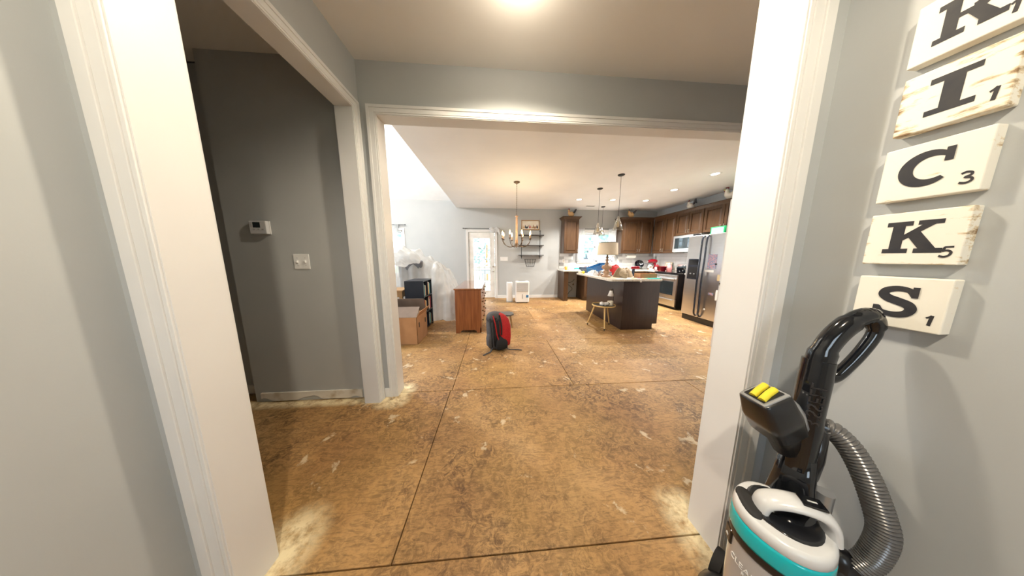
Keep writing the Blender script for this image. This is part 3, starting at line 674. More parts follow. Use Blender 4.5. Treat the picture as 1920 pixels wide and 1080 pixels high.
# range
rg = thing('range', 'stainless steel range with black glass oven door', 'range', (4.40, 5.24, 0))
RY0, RY1 = 4.858, 5.615
MB().box(4.43, 5.10, RY0, RY1, .04, .905).build('body', 'black_plastic', rg, bevel=.004)
MB().box(4.47, 5.08, RY0+.02, RY1-.02, 0, .05).build('plinth', 'dark_matte', rg)
od = MB().box(4.395, 4.432, RY0+.003, RY1-.003, .27, .80).build('oven_door', 'steel_light', rg, bevel=.004)
MB().box(4.390, 4.397, RY0+.09, RY1-.09, .36, .70).build('oven_window', 'dark_glass', od)
MB().cyl((4.355,RY0+.03,.765),(4.355,RY1-.03,.765),.013,n=10).cyl((4.355,RY0+.06,.765),(4.40,RY0+.06,.765),.009,n=8).cyl((4.355,RY1-.06,.765),(4.40,RY1-.06,.765),.009,n=8).build('oven_handle', 'steel_light', od)
MB().box(4.40, 4.432, RY0+.003, RY1-.003, .805, .865).build('front_strip', 'steel_light', rg, bevel=.003)
dr = MB().box(4.398, 4.432, RY0+.003, RY1-.003, .075, .262).build('drawer', 'steel_light', rg, bevel=.004)
MB().box(4.380, 4.40, RY0+.10, RY1-.10, .215, .24).build('drawer_handle', 'steel_light', dr, bevel=.004)
MB().box(4.39, 5.10, RY0, RY1, .903, .925).build('cooktop', 'black_gloss', rg, bevel=.003)
bg_ = MB().box(5.05, 5.13, RY0, RY1, .925, 1.12).build('backguard', 'steel_light', rg, bevel=.01)
MB().box(5.044, 5.052, RY0+.24, RY1-.24, .99, 1.09).build('display', 'black_gloss', bg_)
for y in (RY0+.06, RY0+.15, RY1-.15, RY1-.06): MB().cyl((5.05,y,1.04),(5.022,y,1.04),.02,n=12).build('knob', 'black_plastic', bg_)
# microwave
mw = thing('microwave', 'stainless over-the-range microwave under the short cabinet', 'microwave', (4.82, 5.17, 1.43))
MB().box(4.82, 5.17, 4.795, 5.55, 1.435, 1.865).build('body', 'steel_light', mw, bevel=.004)
md = MB().box(4.79, 4.82, 4.97, 5.55, 1.445, 1.858).build('door', 'steel_light', mw, bevel=.004)
MB().box(4.786, 4.792, 5.04, 5.49, 1.53, 1.80).build('door_window', 'dark_glass', md)
MB().cyl((4.765,4.995,1.50),(4.765,4.995,1.80),.010,n=8).cyl((4.765,4.995,1.52),(4.80,4.995,1.52),.007,n=6).cyl((4.765,4.995,1.78),(4.80,4.995,1.78),.007,n=6).build('door_handle', 'steel_light', md)
MB().box(4.79, 4.82, 4.797, 4.966, 1.445, 1.858).build('control_panel', 'black_gloss', mw, bevel=.003)
MB().box(4.83, 5.10, 4.85, 5.50, 1.427, 1.436).build('vent_grille', 'dark_matte', mw)

# fridge
FX, FY0, FY1, FYM = 4.0, 3.325, 4.235, 3.845
fz = 1.734
fg = thing('refrigerator', 'stainless side-by-side refrigerator with black water dispenser', 'refrigerator', (4.4, 3.78, 0))
MB().box(FX+.075, 4.86, FY0+.005, FY1-.005, .02, fz-.012).build('body', 'dark_matte', fg, bevel=.004)
MB().box(FX+.03, FX+.09, FY0+.01, FY1-.01, 0.0, .105).build('kick_grille', 'black_plastic', fg)
fd = MB().box(FX, FX+.07, FYM+.004, FY1, .115, fz).build('freezer_door', 'steel', fg, bevel=.012)
rd = MB().box(FX, FX+.07, FY0, FYM-.004, .115, fz).build('fridge_door', 'steel', fg, bevel=.012)
for dd, yy in ((fd, FYM+.045), (rd, FYM-.045)):
    MB().tube(spline([(FX-.004,yy,fz-.03),(FX-.045,yy,fz-.10),(FX-.05,yy,1.3),(FX-.055,yy,1.1),(FX-.06,yy,.85),(FX-.05,yy,.4),(FX-.045,yy,.2),(FX-.004,yy,.14)], 5), .015, 8).build('handle', 'handle_dark', dd)
dy0, dy1 = 3.925, 4.175
dp = MB().box(FX-.010, FX+.002, dy0, dy1, .86, 1.27).build('dispenser', 'handle_dark', fd, bevel=.004)
MB().box(FX-.012, FX-.008, dy0+.02, dy1-.02, 1.15, 1.25).build('display', 'black_gloss', dp)
MB().box(FX-.013, FX-.009, dy0+.025, dy1-.025, .885, 1.11).build('recess', 'black_plastic', dp)
for y in (4.01, 4.09): MB().box(FX-.024, FX-.012, y-.016, y+.016, .96, .985).build('paddle', 'silver_plastic', dp)
def onfridge(name, label, cat, pa, pb, m, lift=.003, bev=0):
    a, c_ = AX(*pa, FX), AX(*pb, FX); return tag(MB().box(FX-lift, FX-.0004, min(a.y,c_.y), max(a.y,c_.y), min(a.z,c_.z), max(a.z,c_.z)).build(name, m, bevel=bev), label, cat)
onfridge('photo_card', 'tall printed photo card stuck to the fridge door', 'card', (1329,477), (1342,504), 'photo_print')
onfridge('coupon', 'cream paper slip pinned under the photo card on the fridge', 'paper', (1322,506), (1338,511), 'paper')
onfridge('magnet', 'small blue and white picture magnet low on the fridge', 'magnet', (1328,548.5), (1337,554.5), 'photo_print', .005)
onfridge('magnet', 'tiny white star magnet near the bottom of the fridge', 'magnet', (1318.5,578.5), (1321.5,582), 'white_plastic', .006, .002)
onfridge('magnet', 'dark round magnet right of the photo card on the fridge', 'magnet', (1341,494), (1344,497), 'dark_matte', .006)
onfridge('note_paper', 'white note paper hanging at the fridge edge beside the pantry door', 'paper', (1342.5,544), (1350,565), 'paper')
onfridge('magnet', 'pale green clip at the fridge edge above the note', 'magnet', (1346,515), (1350,527), 'tan', .006)
# boxes on the fridge
p = AX(1328,425,FX+.10)
gb = thing('tissue_carton', 'green and white carton on top of the fridge', 'box', (FX+.12, 3.85, fz))
MB().box(FX+.06, FX+.20, 3.60, 3.86, fz, fz+.125).build('carton', 'green_box', gb, bevel=.003)
MB().box(FX+.058, FX+.06, 3.62, 3.84, fz+.01, fz+.11).build('front_print', 'mint', gb)
tag(MB().box(FX+.07, FX+.30, 3.36, 3.58, fz, fz+.07).build('food_carton', 'cardboard', bevel=.003), 'flat brown cardboard carton on the fridge beside the green one', 'box')

# island
IX0, IX1, IY0, IY1 = 2.235, 2.90, 3.555, 5.05
il = thing('kitchen_island', 'dark espresso wood kitchen island cabinet', 'kitchen island', ((IX0+IX1)/2, (IY0+IY1)/2, 0))
MB().box(IX0+.012, IX1, IY0+.012, IY1-.012, .10, CT).box(IX0+.012, IX1-.075, IY0+.012, IY1-.012, 0, .10).build('body', 'cabinet_wood_shaded', il)
MB().box(IX0, IX0+.012, IY0, IY1, 0, CT).build('back_panel', 'cabinet_wood_shaded', il)
MB().prism([(IX0+.0121,0),(IX1-.075,0),(IX1-.075,.10),(IX1+.012,.10),(IX1+.012,CT),(IX0+.0121,CT)], (0,IY0+.012,0), (1,0,0), (0,0,1), .012).build('end_panel', 'cabinet_wood_shaded', il)
for k in range(3):
    y = IY0+.03+k*.48
    d = put(raised_door(.46, .56), (IX1, y, .12), PI/2).build('door', 'cabinet_wood_shaded', il, bevel=.002, seg=1)
    put(bar_pull(MB()), (IX1+.02, y+.40, .6), PI/2).build('handle', 'nickel', d)
b = MB(); r = .09
def rounded(x0,x1,y0,y1,r,n=5):
    out = []
    for cx_, cy_, a0 in ((x1-r,y0+r,-PI/2),(x1-r,y1-r,0),(x0+r,y1-r,PI/2),(x0+r,y0+r,PI)):
        out += [(cx_+r*math.cos(a0+PI/2*i/n), cy_+r*math.sin(a0+PI/2*i/n)) for i in range(n+1)]
    return out
ICT = CT+.035
tag(MB().prism(rounded(1.955,2.93,3.50,5.10,.06), (0,0,CT), (1,0,0), (0,1,0), .035).build('island_countertop', 'stone_top', bevel=.004), 'speckled stone countertop of the island with wide overhang', 'countertop')

# ---- things on the island
def P3(u, v, z=ICT): return FL(u, v, z)
lp = Vector((2.14, 4.02, ICT))
lp.x = 2.13; lp.y = 3.98
la = thing('table_lamp', 'turned wood table lamp with beige drum shade on the island', 'lamp', lp)
MB().lathe([(.085,0),(.088,.015),(.07,.03),(.04,.05),(.05,.075),(.062,.10),(.05,.125),(.035,.135),(.085,.165),(.095,.19),(.08,.22),(.04,.235),(.03,.25),(.038,.265),(.02,.28),(.022,.31),(.045,.325),(.02,.34),(.018,.36),(.036,.375),(.018,.39),(.012,.43)], lp, 20).build('base', 'wood_turned', la)
MB().cyl(lp+Vector((0,0,.42)), lp+Vector((0,0,.66)), .006, n=8).build('stem', 'nickel', la)
sh = MB().lathe([(.185,.425),(.17,.655),(.167,.655),(.182,.425),(.185,.425)], lp, 28).build('lamp_shade', 'lamp_fabric', la)
MB().lathe([(.1865,.425),(.1865,.433),(.1855,.433)], lp, 28).build('hem', 'tan', sh)
MB().lathe([(.1715,.648),(.1705,.657),(.167,.657)], lp, 28).build('hem', 'dark_matte', sh)
for k in range(3):
    a = 2*PI*k/3; MB().cyl(lp+Vector((0,0,.64)), lp+Vector((.168*math.cos(a),.168*math.sin(a),.64)), .002, n=5).build('spider', 'nickel', sh)
def heap(name, m, label, cat, c, rx, ry, h, seed, ang=0, n=40, k=18, folds=.25, sq=1.6, tilt=0, parent=None, solid=0):
    c = Vector(c); R = Rz(ang); b = MB()
    def fn(u, v):
        a = 2*PI*u; rr = v
        e = 1 + folds*.45*noise.noise((math.cos(a)*1.7+seed, math.sin(a)*1.7, seed*.37)) + .12*folds*math.sin(7*a+seed+4*rr)
        x, y = rx*rr*e*math.cos(a), ry*rr*e*math.sin(a)
        z = h*(1-rr**sq)*(1+tilt*math.cos(a)*rr)
        q = noise.noise((x/(rx)*2.3+seed, y/(ry)*2.3, seed)) + .6*noise.noise((x/rx*5+seed*2, y/ry*5, seed+3))
        z += folds*h*q*(1-rr**3)
        return c + R @ Vector((x, y, max(z, .0) + .001))
    b.grid(fn, n, k, wrap=True)
    o = b.build(name, m, parent, solid=solid)
    return tag(o, label, cat) if parent is None else o
z0 = ICT
jk = heap('jacket', 'khaki', 'crumpled khaki jacket heaped on the island', 'jacket', (2.50, 4.02, z0), .21, .15, .155, 14.7, .2, folds=.32, sq=4.5)
# a sleeve trailing towards the edge of the counter
MB().tube(spline([(2.44,3.92,z0+.10),(2.35,3.80,z0+.10),(2.31,3.72,z0+.06),(2.36,3.66,z0+.045)],6), [.05]*6+[.055]*6+[.045]*6+[.03], 12).build('sleeve', 'khaki', jk)
for k,(s,zz) in enumerate((((.17,.14,.03),0),((.16,.13,.03),.031),((.16,.14,.028),.062))):
    tag(MB().obox((2.24,4.17+.004*k,z0+zz+s[2]/2), s, Rz(.15-.1*k)).build('folded_shirt', 'grey_cloth' if k != 1 else 'white_cloth', bevel=.012, seg=3), ('grey folded shirt lowest in the stack beside the lamp', 'pale folded shirt in the middle of the stack beside the lamp', 'grey folded shirt topmost in the stack beside the lamp')[k], 'shirt', 'folded shirts on the island')
heap('white_towel', 'white_cloth', 'crumpled white towel on the folded shirts behind the lamp', 'towel', (2.24, 4.17, z0+.092), .06, .05, .10, 9.2, 0, folds=.4, sq=1.2)
heap('gym_bag', 'red_fabric', 'dark red bag lying behind the khaki jacket', 'bag', (2.52, 4.45, z0), .20, .10, .21, 5.5, -.1, folds=.15, sq=4)
tr = thing('cardboard_tray', 'low open cardboard tray at the right end of the island', 'box', (2.75, 3.75, z0))
MB().box(2.60,2.91,3.65,3.84,z0,z0+.006).build('tray_base','cardboard',tr)
for q in ((2.60,2.605,3.65,3.84),(2.905,2.91,3.65,3.84),(2.60,2.91,3.65,3.655),(2.60,2.91,3.835,3.84)): MB().box(*q, z0, z0+.085).build('tray_side','cardboard',tr)
tag(MB().obox((2.78,3.58,z0+.006),(.24,.10,.010),Rz(.05)).build('folder','teal',bevel=.002),'teal folder lying flat at the island edge','folder')
tag(MB().obox((2.52,3.575,z0+.004),(.24,.12,.006),Rz(-.06)).build('envelope','tan'),'yellowish padded envelope at the island edge','envelope')
tag(MB().obox((2.26,3.62,z0+.002),(.28,.13,.003),Rz(.2)).build('paper_sheet','paper'),'loose cream paper on the island below the jacket','paper','papers on the island')
tag(MB().obox((2.16,3.76,z0+.002),(.20,.14,.003),Rz(-.3)).build('paper_sheet','tan'),'tan paper sheet on the island near the lamp foot','paper','papers on the island')
tp = MB(); tp.grid(lambda u,v: Vector((2.47+.03*u+.03*max(0,v-.4), 3.56-.0655*min(1,v/.5), z0+.0075-.12*max(0,v-.5)+.001*math.sin(9*v))),2,10)
tag(tp.build('paper_strip','paper',solid=.001),'white paper strip hanging over the island edge','paper')
sc = thing('scissors','red-handled scissors lying in front of the khaki jacket','scissors',(2.5,3.64,z0))
MB().obox((2.47,3.64,z0+.010),(.12,.016,.004),Rz(.1)).build('blade','steel_light',sc)
for s in (-1,1): MB().tube([(2.565+.03*math.cos(a),3.645+s*.022+.020*math.sin(a),z0+.012) for a in [2*PI*i/12 for i in range(13)]],.007,6,False).build('grip','red_gloss',sc)
dl = thing('power_drill','dark blue hand drill with red top behind the cardboard tray','drill',(2.80,4.16,z0))
MB().cyl((2.76,4.18,z0+.17),(2.90,4.14,z0+.17),.032,n=12).build('motor_housing','red_gloss',dl)
MB().cyl((2.90,4.14,z0+.17),(2.95,4.125,z0+.17),.018,.010,n=10).build('chuck','black_plastic',dl)
MB().obox((2.80,4.17,z0+.09),(.05,.035,.14),Ry(.12)).build('grip','navy',dl,bevel=.01)
MB().obox((2.795,4.17,z0+.02),(.11,.07,.04)).build('battery','navy',dl,bevel=.006)
# left end of the island: bags, ball, ornaments
heap('tissue_paper','white_cloth','crumpled white tissue paper near the far left of the island','tissue', (2.10,4.52,z0), .11,.10,.09,11.3,0,folds=.7,sq=1.3)
heap('plastic_bag','white_cloth','small white plastic bag beside the lamp on the island','bag', (2.07,4.30,z0), .08,.08,.085,2.2,0,folds=.7,sq=1.5)
tag(MB().ell((2.045,4.86,z0+.033),(.033,.033,.033)).build('ball','yellow'),'yellow-green ball near the far left corner of the island','ball')
tag(MB().obox((2.02,4.98,z0+.025),(.09,.06,.05),Rz(.4)).build('small_box','cream',bevel=.004),'small cream box at the far left corner of the island','box')
og = thing('pine_cone_ornament','brown ornament lying left of the lamp foot','ornament',(2.09,4.14,z0))
b = MB()
for k in range(26):
    a = k*2.4; zz = .008+.055*(k/26); rr = .042*math.sin(PI*(.15+.8*k/26)); b.ell((2.09+rr*math.cos(a),4.14+rr*math.sin(a),z0+zz),(.013,.013,.008),6,4)
b.build('cone','wood_turned',og)
bt = thing('storage_bin','open blue plastic bin tilted on the island','bin',(2.30,4.85,z0))
Rb = Rz(.1) @ Ry(-.32)
bc = Vector((2.34,4.82,z0+.135))
def bb_(c_, s): return MB().obox(bc + Rb @ Vector(c_), s, Rb)
bb_((0,0,-.06),(.36,.26,.008)).build('bin_floor','blue_plastic',bt)
for c_, s in (((0,-.13,0),(.36,.008,.12)),((0,.13,0),(.36,.008,.12)),((-.18,0,0),(.008,.26,.12)),((.18,0,0),(.008,.26,.12))): bb_(c_,s).build('bin_side','blue_plastic',bt)
tag(MB().tube([(2.42,4.86,z0+.02),(2.46,4.98,z0+.02)],.02,10).build('rolled_cloth','white_cloth'),'rolled white cloth propping up the blue bin','cloth')
tag(MB().obox((1.98+.25,5.02,z0+.055),(.36,.02,.11),Rz(.05)@Rx(-.5)).build('laptop_sleeve','navy',bevel=.006),'flat dark navy case leaning at the far end of the island','case')

# ---- things on the far counter
z1 = CT+.035
cu = thing('cup','orange cup at the left end of the far counter','cup',(2.13,6.38,z1))
MB().lathe([(.033,0),(.042,.10),(.039,.10),(.031,.006)],(2.13,6.38,z1),16).build('cup_wall','orange',cu)
MB().tube([(2.088+.0*a,6.38,z1+.05) if 0 else (2.09-.024*math.sin(a),6.38,z1+.052+.028*math.cos(a)) for a in [PI*i/8 for i in range(9)]],.006,6).build('handle','orange',cu)
heap('dish_cloth','pink','pink dish cloth crumpled beside the orange cup','cloth',(2.29,6.40,z1),.09,.07,.06,6.6,folds=.5)
tag(MB().obox((2.36,6.24,z1+.012),(.26,.16,.02),Rz(.2)).build('papers','paper',bevel=.002),'pile of white papers on the left part of the far counter','papers')
tag(MB().obox((2.50,6.45,z1+.03),(.16,.10,.06),Rz(.3)).build('toiletry_bag','teal',bevel=.02,seg=3),'small teal pouch on the left part of the far counter','pouch')
tag(MB().obox((2.68,6.28,z1+.045),(.30,.16,.09),Rz(.05)).build('tool_case','navy',bevel=.008),'dark navy box on the far counter before the window','box')
def hen(name, label, c, s, ang, body, tail, neckm=None, group=None):
    t = thing(name, label, 'figurine', c, ang, group); c = Vector(c); R = Rz(ang)
    q = lambda x,y,z: c + R @ Vector((x*s,y*s,z*s))
    b = MB(); path = spline([(-.36,0,.52),(-.18,0,.42),(.04,0,.40),(.22,0,.52),(.28,0,.78),(.30,0,.94)],5); N = len(path)
    rad = [.10,.16,.24,.30,.33,.35,.36,.37,.37,.36,.35,.33,.31,.29,.27,.25,.23,.20,.18,.16,.15,.145,.14,.13,.10,.06]
    b.tube([q(*p) for p in path],[rad[min(i,len(rad)-1)]*s for i in range(N)],14); b.lathe([(.20*s,0),(.22*s,.03*s),(.12*s,.14*s)],q(0,0,0),12)
    b.build('body', body, t)
    MB().tube([q(.42,0,.92),q(.54,0,.89)],[.045*s,.004*s],8).build('beak','yellow',t)
    b = MB()
    for x,z,r_ in ((.22,1.06,.06),(.30,1.10,.07),(.37,1.06,.055)): b.ell(q(x,0,z),(r_*s,.025*s,r_*s),8,6)
    b.ell(q(.44,0,.78),(.035*s,.03*s,.07*s),8,6); b.build('comb','red_gloss',t)
    b = MB()
    for k in range(5):
        a = -.5+k*.25; b.tube(spline([q(-.28,0,.5),q(-.50-.04*k,.04*(k-2),.80+.06*k),q(-.62-.02*k,.06*(k-2),.60+.08*k)],4),[.10*s]*4+[.07*s]*4+[.02*s],7)
    b.build('tail', tail, t)
    return t
zc = ZT+.0715
hen('rooster_figurine','buff and black rooster figurine on the narrow wall cabinet',(2.26,6.50,zc),.21,PI,'hen_buff','hen_dark',group='hen figurines')
hen('rooster_figurine','tan hen figurine on the wall cabinet right of the window',(4.12,6.46,zc),.21,PI,'hen_buff','hen_dark',group='hen figurines')
hen('rooster_figurine','speckled black and white hen figurine above the microwave cabinet',(4.93,5.28,zc),.21,PI/2,'hen_white','hen_dark',group='hen figurines')
hen('rooster_figurine','large white hen figurine with red comb near the pantry door',(4.95,4.36,zc),.24,PI*.75,'hen_white','hen_white',group='hen figurines')
for i,x in enumerate((2.80,2.92)):
    hen('rooster_shaker',('left','right')[i]+' red rooster shaker on the window counter',(x,6.52,z1),.11,PI*(.5+.2*i),'red_gloss','hen_dark',group='rooster shakers')
fa = thing('faucet','chrome gooseneck faucet in front of the kitchen window','faucet',(3.22,6.62,z1))
MB().tube(spline([(3.22,6.62,z1),(3.22,6.62,z1+.20),(3.22,6.58,z1+.28),(3.22,6.50,z1+.27),(3.22,6.46,z1+.20)],6),.012,10).build('spout','nickel',fa)
MB().cyl((3.30,6.62,z1),(3.30,6.62,z1+.05),.014,n=10).cyl((3.30,6.62,z1+.05),(3.36,6.60,z1+.07),.006,n=8).build('lever','nickel',fa)
MB().lathe([(.03,0),(.03,.01),(.015,.015)],(3.22,6.62,z1),14).build('escutcheon','nickel',fa)
pt = thing('paper_towel_roll','white paper towel roll under the corner wall cabinet','paper towel',(4.28,6.56,1.36))
MB().cyl((4.14,6.56,1.345),(4.42,6.56,1.345),.058,n=18).build('roll','paper',pt)
MB().cyl((4.115,6.56,1.345),(4.445,6.56,1.345),.012,n=8).cyl((4.12,6.56,1.345),(4.12,6.56,ZB),.005,n=6).cyl((4.44,6.56,1.345),(4.44,6.56,ZB),.005,n=6).build('holder','iron',pt)
sk = thing('skillet','dark skillet leaning against the corner backsplash','skillet',(4.62,6.55,z1))
Rk = Rz(-.35) @ Rx(1.15); sc_ = Vector((4.60,6.58,z1+.17))
MB().lathe([(0,-.02),(.11,-.02),(.135,.02),(.131,.02),(.108,-.015),(0,-.015)],sc_,22,rot=Rk).build('pan','black_gloss',sk)
MB().tube([sc_+Rk@Vector((.13,0,.012)),sc_+Rk@Vector((.26,0,.03))],[.010,.012],8,flat=.6).build('handle','black_plastic',sk)
mx = thing('stand_mixer','red stand mixer in the corner of the counter','mixer',(4.86,6.34,z1))
m0 = Vector((4.86,6.34,z1))
MB().prism(rounded(-.10,.12,-.09,.09,.06),m0,(1,0,0),(0,1,0),.035).build('base','red_gloss',mx,bevel=.006)
MB().tube(spline([m0+Vector((.07,0,.03)),m0+Vector((.08,0,.14)),m0+Vector((.07,0,.22))],5),.045,12).build('column','red_gloss',mx)
MB().tube(spline([m0+Vector((.13,0,.255)),m0+Vector((.07,0,.265)),m0+Vector((-.04,0,.265)),m0+Vector((-.15,0,.25))],5),[.04,.055,.06,.062,.064,.066,.066,.066,.066,.066,.064,.06,.055,.05,.045,.04],14).build('motor_head','red_gloss',mx)
MB().lathe([(.05,.04),(.085,.07),(.10,.16),(.097,.16),(.08,.07)],m0+Vector((-.06,0,0)),18).build('bowl','steel_light',mx)
MB().cyl(m0+Vector((-.155,0,.25)),m0+Vector((-.165,0,.25)),.03,n=14).build('hub_cap','steel_light',mx)
fp = thing('framed_print','pale framed print leaning on the right backsplash','picture',(5.12,6.02,z1))
Rf = Rz(-PI/2) @ Rx(-.18); fc = Vector((5.12,6.02,z1+.125))
MB().obox(fc,(.26,.014,.24),Rf).build('frame','cream',fp,bevel=.003); MB().obox(fc+Rf@Vector((0,-.008,0)),(.20,.003,.18),Rf).build('print','paper',fp)
MB().obox(fc+Rf@Vector((0,-.0105,0)),(.12,.002,.10),Rf).build('motif','tan',fp)
cn = thing('pitcher','cream pitcher beside the framed print','pitcher',(5.0,5.84,z1))
MB().lathe([(.045,0),(.06,.06),(.045,.13),(.035,.17),(.045,.20),(.041,.20),(.03,.165)],(5.0,5.84,z1),16).build('jug','cream',cn)
MB().tube([(5.0,5.84-.04-.035*math.sin(a),z1+.11+.05*math.cos(a)) for a in [PI*i/8 for i in range(9)]],.007,6).build('handle','cream',cn)
ca = thing('canister','red lidded canister beside the red bowl','canister',(4.72,5.95,z1))
MB().lathe([(.05,0),(.055,.005),(.055,.12),(.05,.125)],(4.72,5.95,z1),18).build('jar','red_gloss',ca); MB().lathe([(.057,.125),(.057,.15),(.02,.155),(.012,.175),(0,.178)],(4.72,5.95,z1),18).build('lid','red_gloss',ca)
MB().lathe([(.0555,.03),(.0562,.04),(.0562,.09),(.0555,.10)],(4.72,5.95,z1),18).build('label_band','print_white',ca)
gj = thing('glass_jar','pale pink glass jar behind the red bowl','jar',(4.90,5.72,z1))
MB().lathe([(.05,0),(.07,.02),(.075,.10),(.05,.16),(.03,.18),(.03,.20)],(4.90,5.72,z1),16).build('jar_body','pink',gj); MB().lathe([(.033,.20),(.033,.225),(0,.23)],(4.90,5.72,z1),14).build('stopper','grey_plastic',gj)
rb = thing('mixing_bowl','wide deep red bowl on the counter beside the range','bowl',(4.66,5.72,z1))
MB().lathe([(.08,0),(.105,.02),(.125,.12),(.135,.125),(.135,.13),(.12,.125),(.10,.025),(0,.02)],(4.66,5.70,z1),24).build('bowl_wall','red_gloss',rb)
for s in (-1,1): MB().obox((4.66,5.70+s*.145,z1+.118),(.06,.03,.012)).build('lug','red_gloss',rb,bevel=.003)
for k,(x,y,m,l) in enumerate(((4.66,6.08,'cream','cream bread roll on the counter left of the range'),(4.72,6.20,'tan','tan bun on the counter near the mixer'),(4.92,6.16,'white_cloth','white napkin lump beside the framed print'))):
    heap('bread_roll' if k < 2 else 'napkin', m, l, 'bread' if k < 2 else 'napkin', (x,y,z1), .075,.06,.06,k+1.3,folds=.25,sq=2)
zr = .9255
pk = thing('stock_pot','black pot with lid standing on the range','pot',(4.66,5.02,zr))
MB().lathe([(.10,0),(.115,.01),(.12,.12),(.124,.125),(.118,.125)],(4.66,5.02,zr),22).build('pot_body','black_gloss',pk); MB().lathe([(.121,.126),(.10,.145),(.04,.155),(.015,.158),(.02,.175),(0,.18)],(4.66,5.02,zr),22).build('lid','dark_glass',pk)
for s in (-1,1): MB().tube([(4.66-.02,5.02+s*.12,zr+.09),(4.64,5.02+s*.155,zr+.095),(4.68,5.02+s*.155,zr+.095),(4.68,5.02+s*.12,zr+.09)],.007,6).build('handle','black_plastic',pk)
for i,(x,z) in enumerate(((2.16,1.19),(3.98,1.20))):
    t = thing('outlet_plate',('white outlet plate on the backsplash under the narrow cabinet','white outlet plate on the backsplash right of the window')[i],'outlet',(x,Y2-.012,z-.06),0,'backsplash outlets')
    MB().box(x-.038,x+.038,Y2-.0165,Y2-.0112,z-.06,z+.06).build('plate','white_plastic',t,bevel=.002)
    for dz in (-.022,.022): MB().box(x-.014,x+.014,Y2-.0180,Y2-.0164,z+dz-.013,z+dz+.013).build('socket','cream',t,bevel=.002)

# side table with small things
st = Vector((2.0, 3.76, 0))
tb = thing('side_table','small round black-topped table with gold wooden legs','table',st)
zt = .42
MB().lathe([(0,zt-.012),(.20,zt-.012),(.20,zt-.004),(0,zt-.004)],st,28).build('table_top','black_plastic',tb)
MB().lathe([(.2005,zt-.016),(.206,zt-.012),(.206,zt+.008),(.2005,zt+.008),(.2005,zt-.016)],st,28).build('rim','gold_wood',tb)
for (x,y) in ((1.763,3.89),(1.918,3.526),(2.18,3.85)):
    d = Vector((x,y,0))-st; lg = MB().cyl(Vector((x,y,.03)), st+d*.55+Vector((0,0,zt-.016)), .010, .016, 10).build('leg','gold_wood',tb)
    MB().cyl(Vector((x,y,0)), Vector((x,y,0))+(st+d*.55+Vector((0,0,zt))-Vector((x,y,0)))*.075, .009, .0102, 10).build('foot_cap','black_plastic',lg)
z2 = zt-.0035
tag(MB().ell((1.93,3.70,z2+.038),(.038,.038,.038)).build('white_ball','white_plastic'),'white ball on the small round table','ball')
ct = thing('travel_cup','white cup with dark base lying on the small round table','cup',(2.02,3.70,z2))
MB().tube([(1.985,3.69,z2+.0345),(2.045,3.71,z2+.0345)],[.030,.032],14).build('cup_wall','white_plastic',ct); MB().tube([(2.045,3.71,z2+.0345),(2.07,3.718,z2+.0345)],[.033,.028],14).build('base','dark_matte',ct)
cw_ = thing('candle_warmer','little lamp with white shade over a jar candle on the round table','lamp',(2.12,3.73,z2))
MB().lathe([(.05,0),(.052,.006),(.052,.075),(.048,.08),(.046,.07),(0,.07)],(2.11,3.73,z2),18).build('jar_candle','wax',cw_)
MB().tube(spline([(2.17,3.745,z2),(2.172,3.746,z2+.2),(2.15,3.74,z2+.30),(2.12,3.735,z2+.29)],5),.0045,7).build('stand','black_plastic',cw_)
MB().lathe([(.024,.275),(.058,.175),(.056,.175),(.022,.275)],(2.115,3.735,z2),18).build('shade','white_plastic',cw_)
MB().lathe([(.0,.295),(.014,.29),(.025,.275)],(2.115,3.735,z2),12).build('shade_cap','bronze',cw_)

# ================================================================== FAR WALL
# curtain rod and tied curtain over the back door
t = thing('curtain_rod','black curtain rod above the back door','curtain rod',(-.44,Y2-.08,2.155))
MB().cyl((-.97,Y2-.08,2.16),(.10,Y2-.08,2.16),.008,n=8).build('rod','iron',t)
for x in (-.975,.105): MB().ell((x,Y2-.08,2.16),(.016,.016,.016),8,6).build('finial','iron',t)
for x in (-.93,.06): MB().box(x-.006,x+.006,Y2-.08,Y2,2.152,2.168).build('bracket','iron',t)
b = MB()
for k in range(9):
    x = -.17+k*.032; ph = k*1.3
    b.tube(spline([(x,Y2-.10,2.17+.03*math.sin(ph)),(x+.02,Y2-.115,2.12+.02*math.cos(ph)),(x+.05,Y2-.10,2.06+.03*math.sin(ph*2))],4),[.03,.036,.04,.036,.03,.034,.036,.03,.02],8)
b.tube(spline([(.06,Y2-.10,2.16),(.10,Y2-.11,2.07),(.11,Y2-.10,1.97)],5),[.04]*5+[.03]*5+[.015],8)
tag(b.build('door_curtain','sheer_white'),'white lace curtain bunched at the right end of the door rod','curtain')
t = thing('curtain_rod','black curtain rod above the great room window','curtain rod',(-3.5,Y2-.08,2.24))
MB().cyl((-4.5,Y2-.08,2.24),(-2.665,Y2-.08,2.24),.008,n=8).build('rod','iron',t)
MB().ell((-2.655,Y2-.08,2.24),(.018,.018,.018),8,6).build('finial','iron',t)
MB().box(-2.86,-2.848,Y2-.08,Y2,2.232,2.248).build('bracket','iron',t)
b = MB()
b.grid(lambda u,v: Vector((-2.90-.16*v-.10*v*v+(u-.5)*(.10+.16*v), Y2-.085+.018*math.sin(u*26+2*v)-.03*v, 2.25-.62*v)),40,14)
tag(b.build('window_curtain','sheer_white',solid=.002),'thin white curtain pulled aside at the great room window','curtain')
